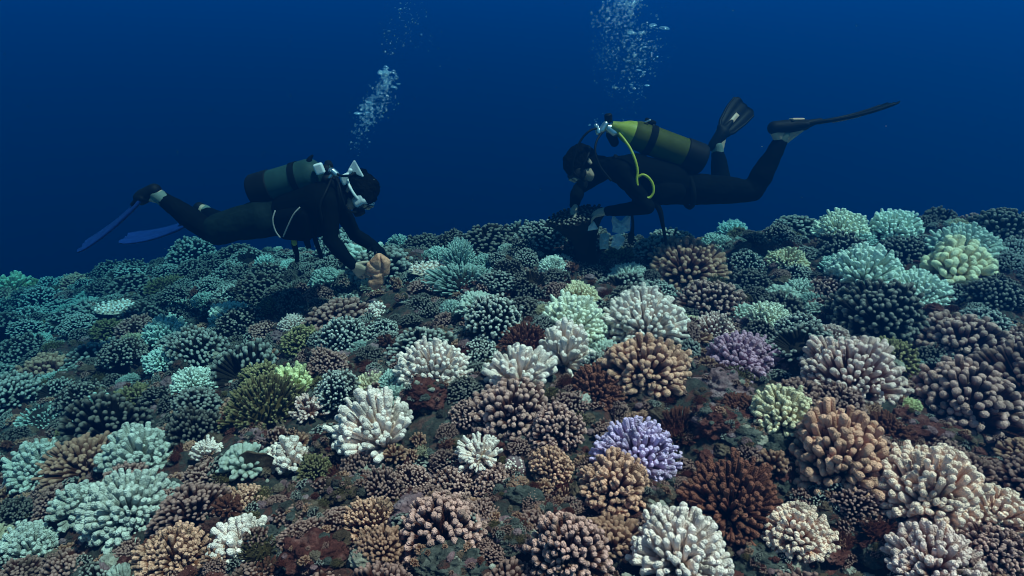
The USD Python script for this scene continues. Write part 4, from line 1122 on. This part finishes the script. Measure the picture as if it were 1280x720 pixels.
# the tan thing in his hands: two leathery lobes with a fold between them
B_ = lambda px, py, dy=0.0: L_(px, py, dy - .26)
tv, tf = flesh([[(B_(474, 322), .030), (B_(482, 328), .032), (B_(464, 332), .030)], [(B_(474, 322), .030), (B_(482, 340), .026), (B_(464, 340), .030), (B_(482, 328), .032), (B_(464, 332), .030)],
                [(B_(474, 338), .034), (B_(466, 352), .034), (B_(474, 352), .032)], [(B_(466, 352), .034), (B_(469, 358), .028), (B_(474, 352), .032)]], .007, 5)
side_ = (tv - B_(470, 337)) @ unit(B_(478, 332) - B_(466, 342)); alo = (tv - B_(470, 337)) @ unit(B_(466, 326) - B_(474, 348))
fold = np.exp(-((alo + .02 - 2.2 * side_ * side_ * 6) / .010) ** 2) + .7 * np.exp(-((side_ - .028 + alo * .3) / .009) ** 2) * (alo > 0)
pit = np.exp(-(np.linalg.norm((tv - B_(462, 349, -.05)) * [1, .4, 1], axis=1) / .020) ** 2)
tv = tv + (-.014 * fold - .03 * pit + .012 * (meshkit.fbm(tv * 22, 4, 2) - .5))[:, None] * unit([0, -1, .35])
obj('leathery_lump', (tv, tf), 'tan_leather', label='tan leathery folded lump in the hands of the left diver on the reef', cat='sponge')

# ---------------------------------------------------------------- bubbles
rng = np.random.default_rng(55)
BUB = stage.CreateClassPrim('/World/bubble_shapes')
for n, z in (('round', .85), ('cap', .42)):
    s = trimesh.creation.icosphere(2, 1.0); v = np.array(s.vertices)
    v[:, 2] = np.where(v[:, 2] < 0, v[:, 2] * (.3 if n == 'cap' else .9), v[:, 2]) * z
    v *= (1 + .10 * (meshkit.noise(v * 2.1 + 4, 2) - .5) * 2)[:, None]
    x = UsdGeom.Xform.Define(stage, f'/World/bubble_shapes/{n}')
    usdkit.mesh(stage, f'/World/bubble_shapes/{n}/skin', (v, np.array(s.faces)), MAT['air'], smooth=True)
bubbles = []
for (x0, y0, sp, n, r0, r1), who in [((444, 186, 7, 16, .4, .9), 0), ((452, 168, 10, 40, .4, 1.2), 0), ((459, 150, 13, 110, .4, 1.6), 0), ((463, 137, 14, 150, .4, 1.7), 0), ((470, 128, 12, 120, .4, 1.6), 0), ((479, 112, 9, 110, .5, 1.7), 0),
                                    ((482, 99, 8, 60, .6, 2.4), 0), ((482, 91, 6, 30, .8, 3.0), 0), ((490, 125, 10, 26, .3, .9), 0), ((488, 60, 9, 16, .4, 1.1), 0), ((500, 40, 16, 40, .3, .9), 0), ((515, 15, 22, 60, .3, .9), 0), ((530, 60, 24, 25, .25, .6), 0),
                                    ((772, 14, 18, 240, .5, 1.6), 1), ((788, 4, 12, 130, .6, 1.9), 1), ((765, 38, 22, 190, .4, 1.2), 1), ((800, 50, 24, 180, .45, 1.6), 1), ((762, 70, 18, 140, .4, 1.0), 1), ((795, 78, 17, 130, .45, 1.6), 1), ((815, 62, 16, 50, .3, 1.1), 1),
                                    ((790, 105, 16, 50, .4, 1.2), 1), ((768, 110, 13, 34, .3, 1.0), 1), ((782, 135, 22, 30, .3, .9), 1), ((745, 155, 7, 12, .5, 1.6), 1)]:
    for _ in range(n):
        px, py = x0 + rng.normal() * sp * .62, y0 + rng.normal() * sp * .62
        dy = rng.normal() * sp * .62 / 190
        bubbles.append((at(px, py, (YR, YL)[1 - who] - .05 + dy), float(r0 + (r1 - r0) * rng.random() ** 2.6) / 180, who, 'round', py))
for px, py, r in [(830, 36, 6.5), (816, 32, 5), (790, 42, 6), (802, 41, 4.5), (783, 46, 3.5), (793, 69, 3.2), (806, 59, 3), (809, 107, 3.4), (769, 110, 3.8), (789, 106, 2.6), (799, 88, 3), (805, 90, 2.6), (786, 76, 2.4), (780, 89, 2.2)]:
    bubbles.append((at(px, py, YR - .05 + rng.normal() * .05), r / 190, 1, 'cap', py))
for px, py, r in [(447, 142, 4.5), (481, 90, 4.5), (476, 91, 3.5), (487, 91, 3.5), (492, 109, 3.4), (498, 105, 2.6), (461, 128, 3.5), (452, 132, 3), (475, 116, 4), (459, 141, 3.2), (500, 12, 2.4), (486, 39, 1.8)]:
    bubbles.append((at(px, py, YL - .05 + rng.normal() * .05), r / 190, 0, 'cap', py))
bubbles = [b for b in bubbles if b[4] > -6]
bubbles.sort(key=lambda b: -b[1])
WHO = ('the diver on the left', 'the diver on the right')
rest = []
for n, (p, r, who, form, py) in enumerate(bubbles):
    if p[2] + r > 1.85:
        continue
    if n >= 300:
        rest.append((p, r)); continue
    o = UsdGeom.Xform.Define(stage, path_for('air_bubble'))
    o.AddTranslateOp().Set(Gf.Vec3d(*map(float, p))); o.AddRotateXYZOp().Set(Gf.Vec3f(*[float(q) for q in rng.normal(size=3) * (5, 5, 90)])); o.AddScaleOp().Set(Gf.Vec3f(float(r), float(r), float(r)))
    o.GetPrim().GetReferences().AddInternalReference(f'/World/bubble_shapes/{form}'); o.GetPrim().SetInstanceable(True)
    kind = 'wide flattened air bubble' if form == 'cap' else 'small round air bubble'
    tag(o.GetPrim(), f'{kind} rising in the stream above {WHO[who]}', 'bubble', f'{kind}s above {WHO[who]}')
spray = UsdGeom.PointInstancer.Define(stage, '/World/bubble_spray')
tag(spray.GetPrim(), 'fine spray of the tiniest bubbles above both divers', 'bubbles', kind='stuff')
x = UsdGeom.Xform.Define(stage, '/World/bubble_spray/bubble'); x.GetPrim().GetReferences().AddInternalReference('/World/bubble_shapes/round')
spray.CreatePrototypesRel().SetTargets([x.GetPath()])
spray.CreateProtoIndicesAttr(Vt.IntArray([0] * len(rest)))
spray.CreatePositionsAttr(Vt.Vec3fArray([Gf.Vec3f(*map(float, p)) for p, r in rest]))
spray.CreateScalesAttr(Vt.Vec3fArray([Gf.Vec3f(r, r, r) for p, r in rest]))

rng = np.random.default_rng(91)
snow = UsdGeom.PointInstancer.Define(stage, '/World/drifting_specks')
tag(snow.GetPrim(), 'tiny pale specks drifting in the open water', 'specks', kind='stuff')
x = UsdGeom.Xform.Define(stage, '/World/drifting_specks/speck')
sm = trimesh.creation.icosphere(1, 1.0)
usdkit.mesh(stage, '/World/drifting_specks/speck/grain', (np.array(sm.vertices) * [1, .7, .8], np.array(sm.faces)), MAT['white_plastic'], smooth=True)
snow.CreatePrototypesRel().SetTargets([x.GetPath()])
N = 170
sy = rng.uniform(1.6, 7, N); sx = rng.uniform(-.85, .85, N) * sy; sz = rng.uniform(-.1, 1.75, N)
snow.CreateProtoIndicesAttr(Vt.IntArray([0] * N))
snow.CreatePositionsAttr(Vt.Vec3fArray([Gf.Vec3f(float(a), float(b), float(c)) for a, b, c in zip(sx, sy, sz)]))
snow.CreateScalesAttr(Vt.Vec3fArray([Gf.Vec3f(float(q), float(q), float(q)) for q in rng.uniform(.0006, .0016, N)]))

# ---------------------------------------------------------------- the water body
top = 1.87
obj('haze', trimesh.creation.box(bounds=[[-190, -190, LOW - 1], [190, 190, top]]), 'water', smooth=False, kind='stuff', label='deep blue sea water around the reef and the divers')
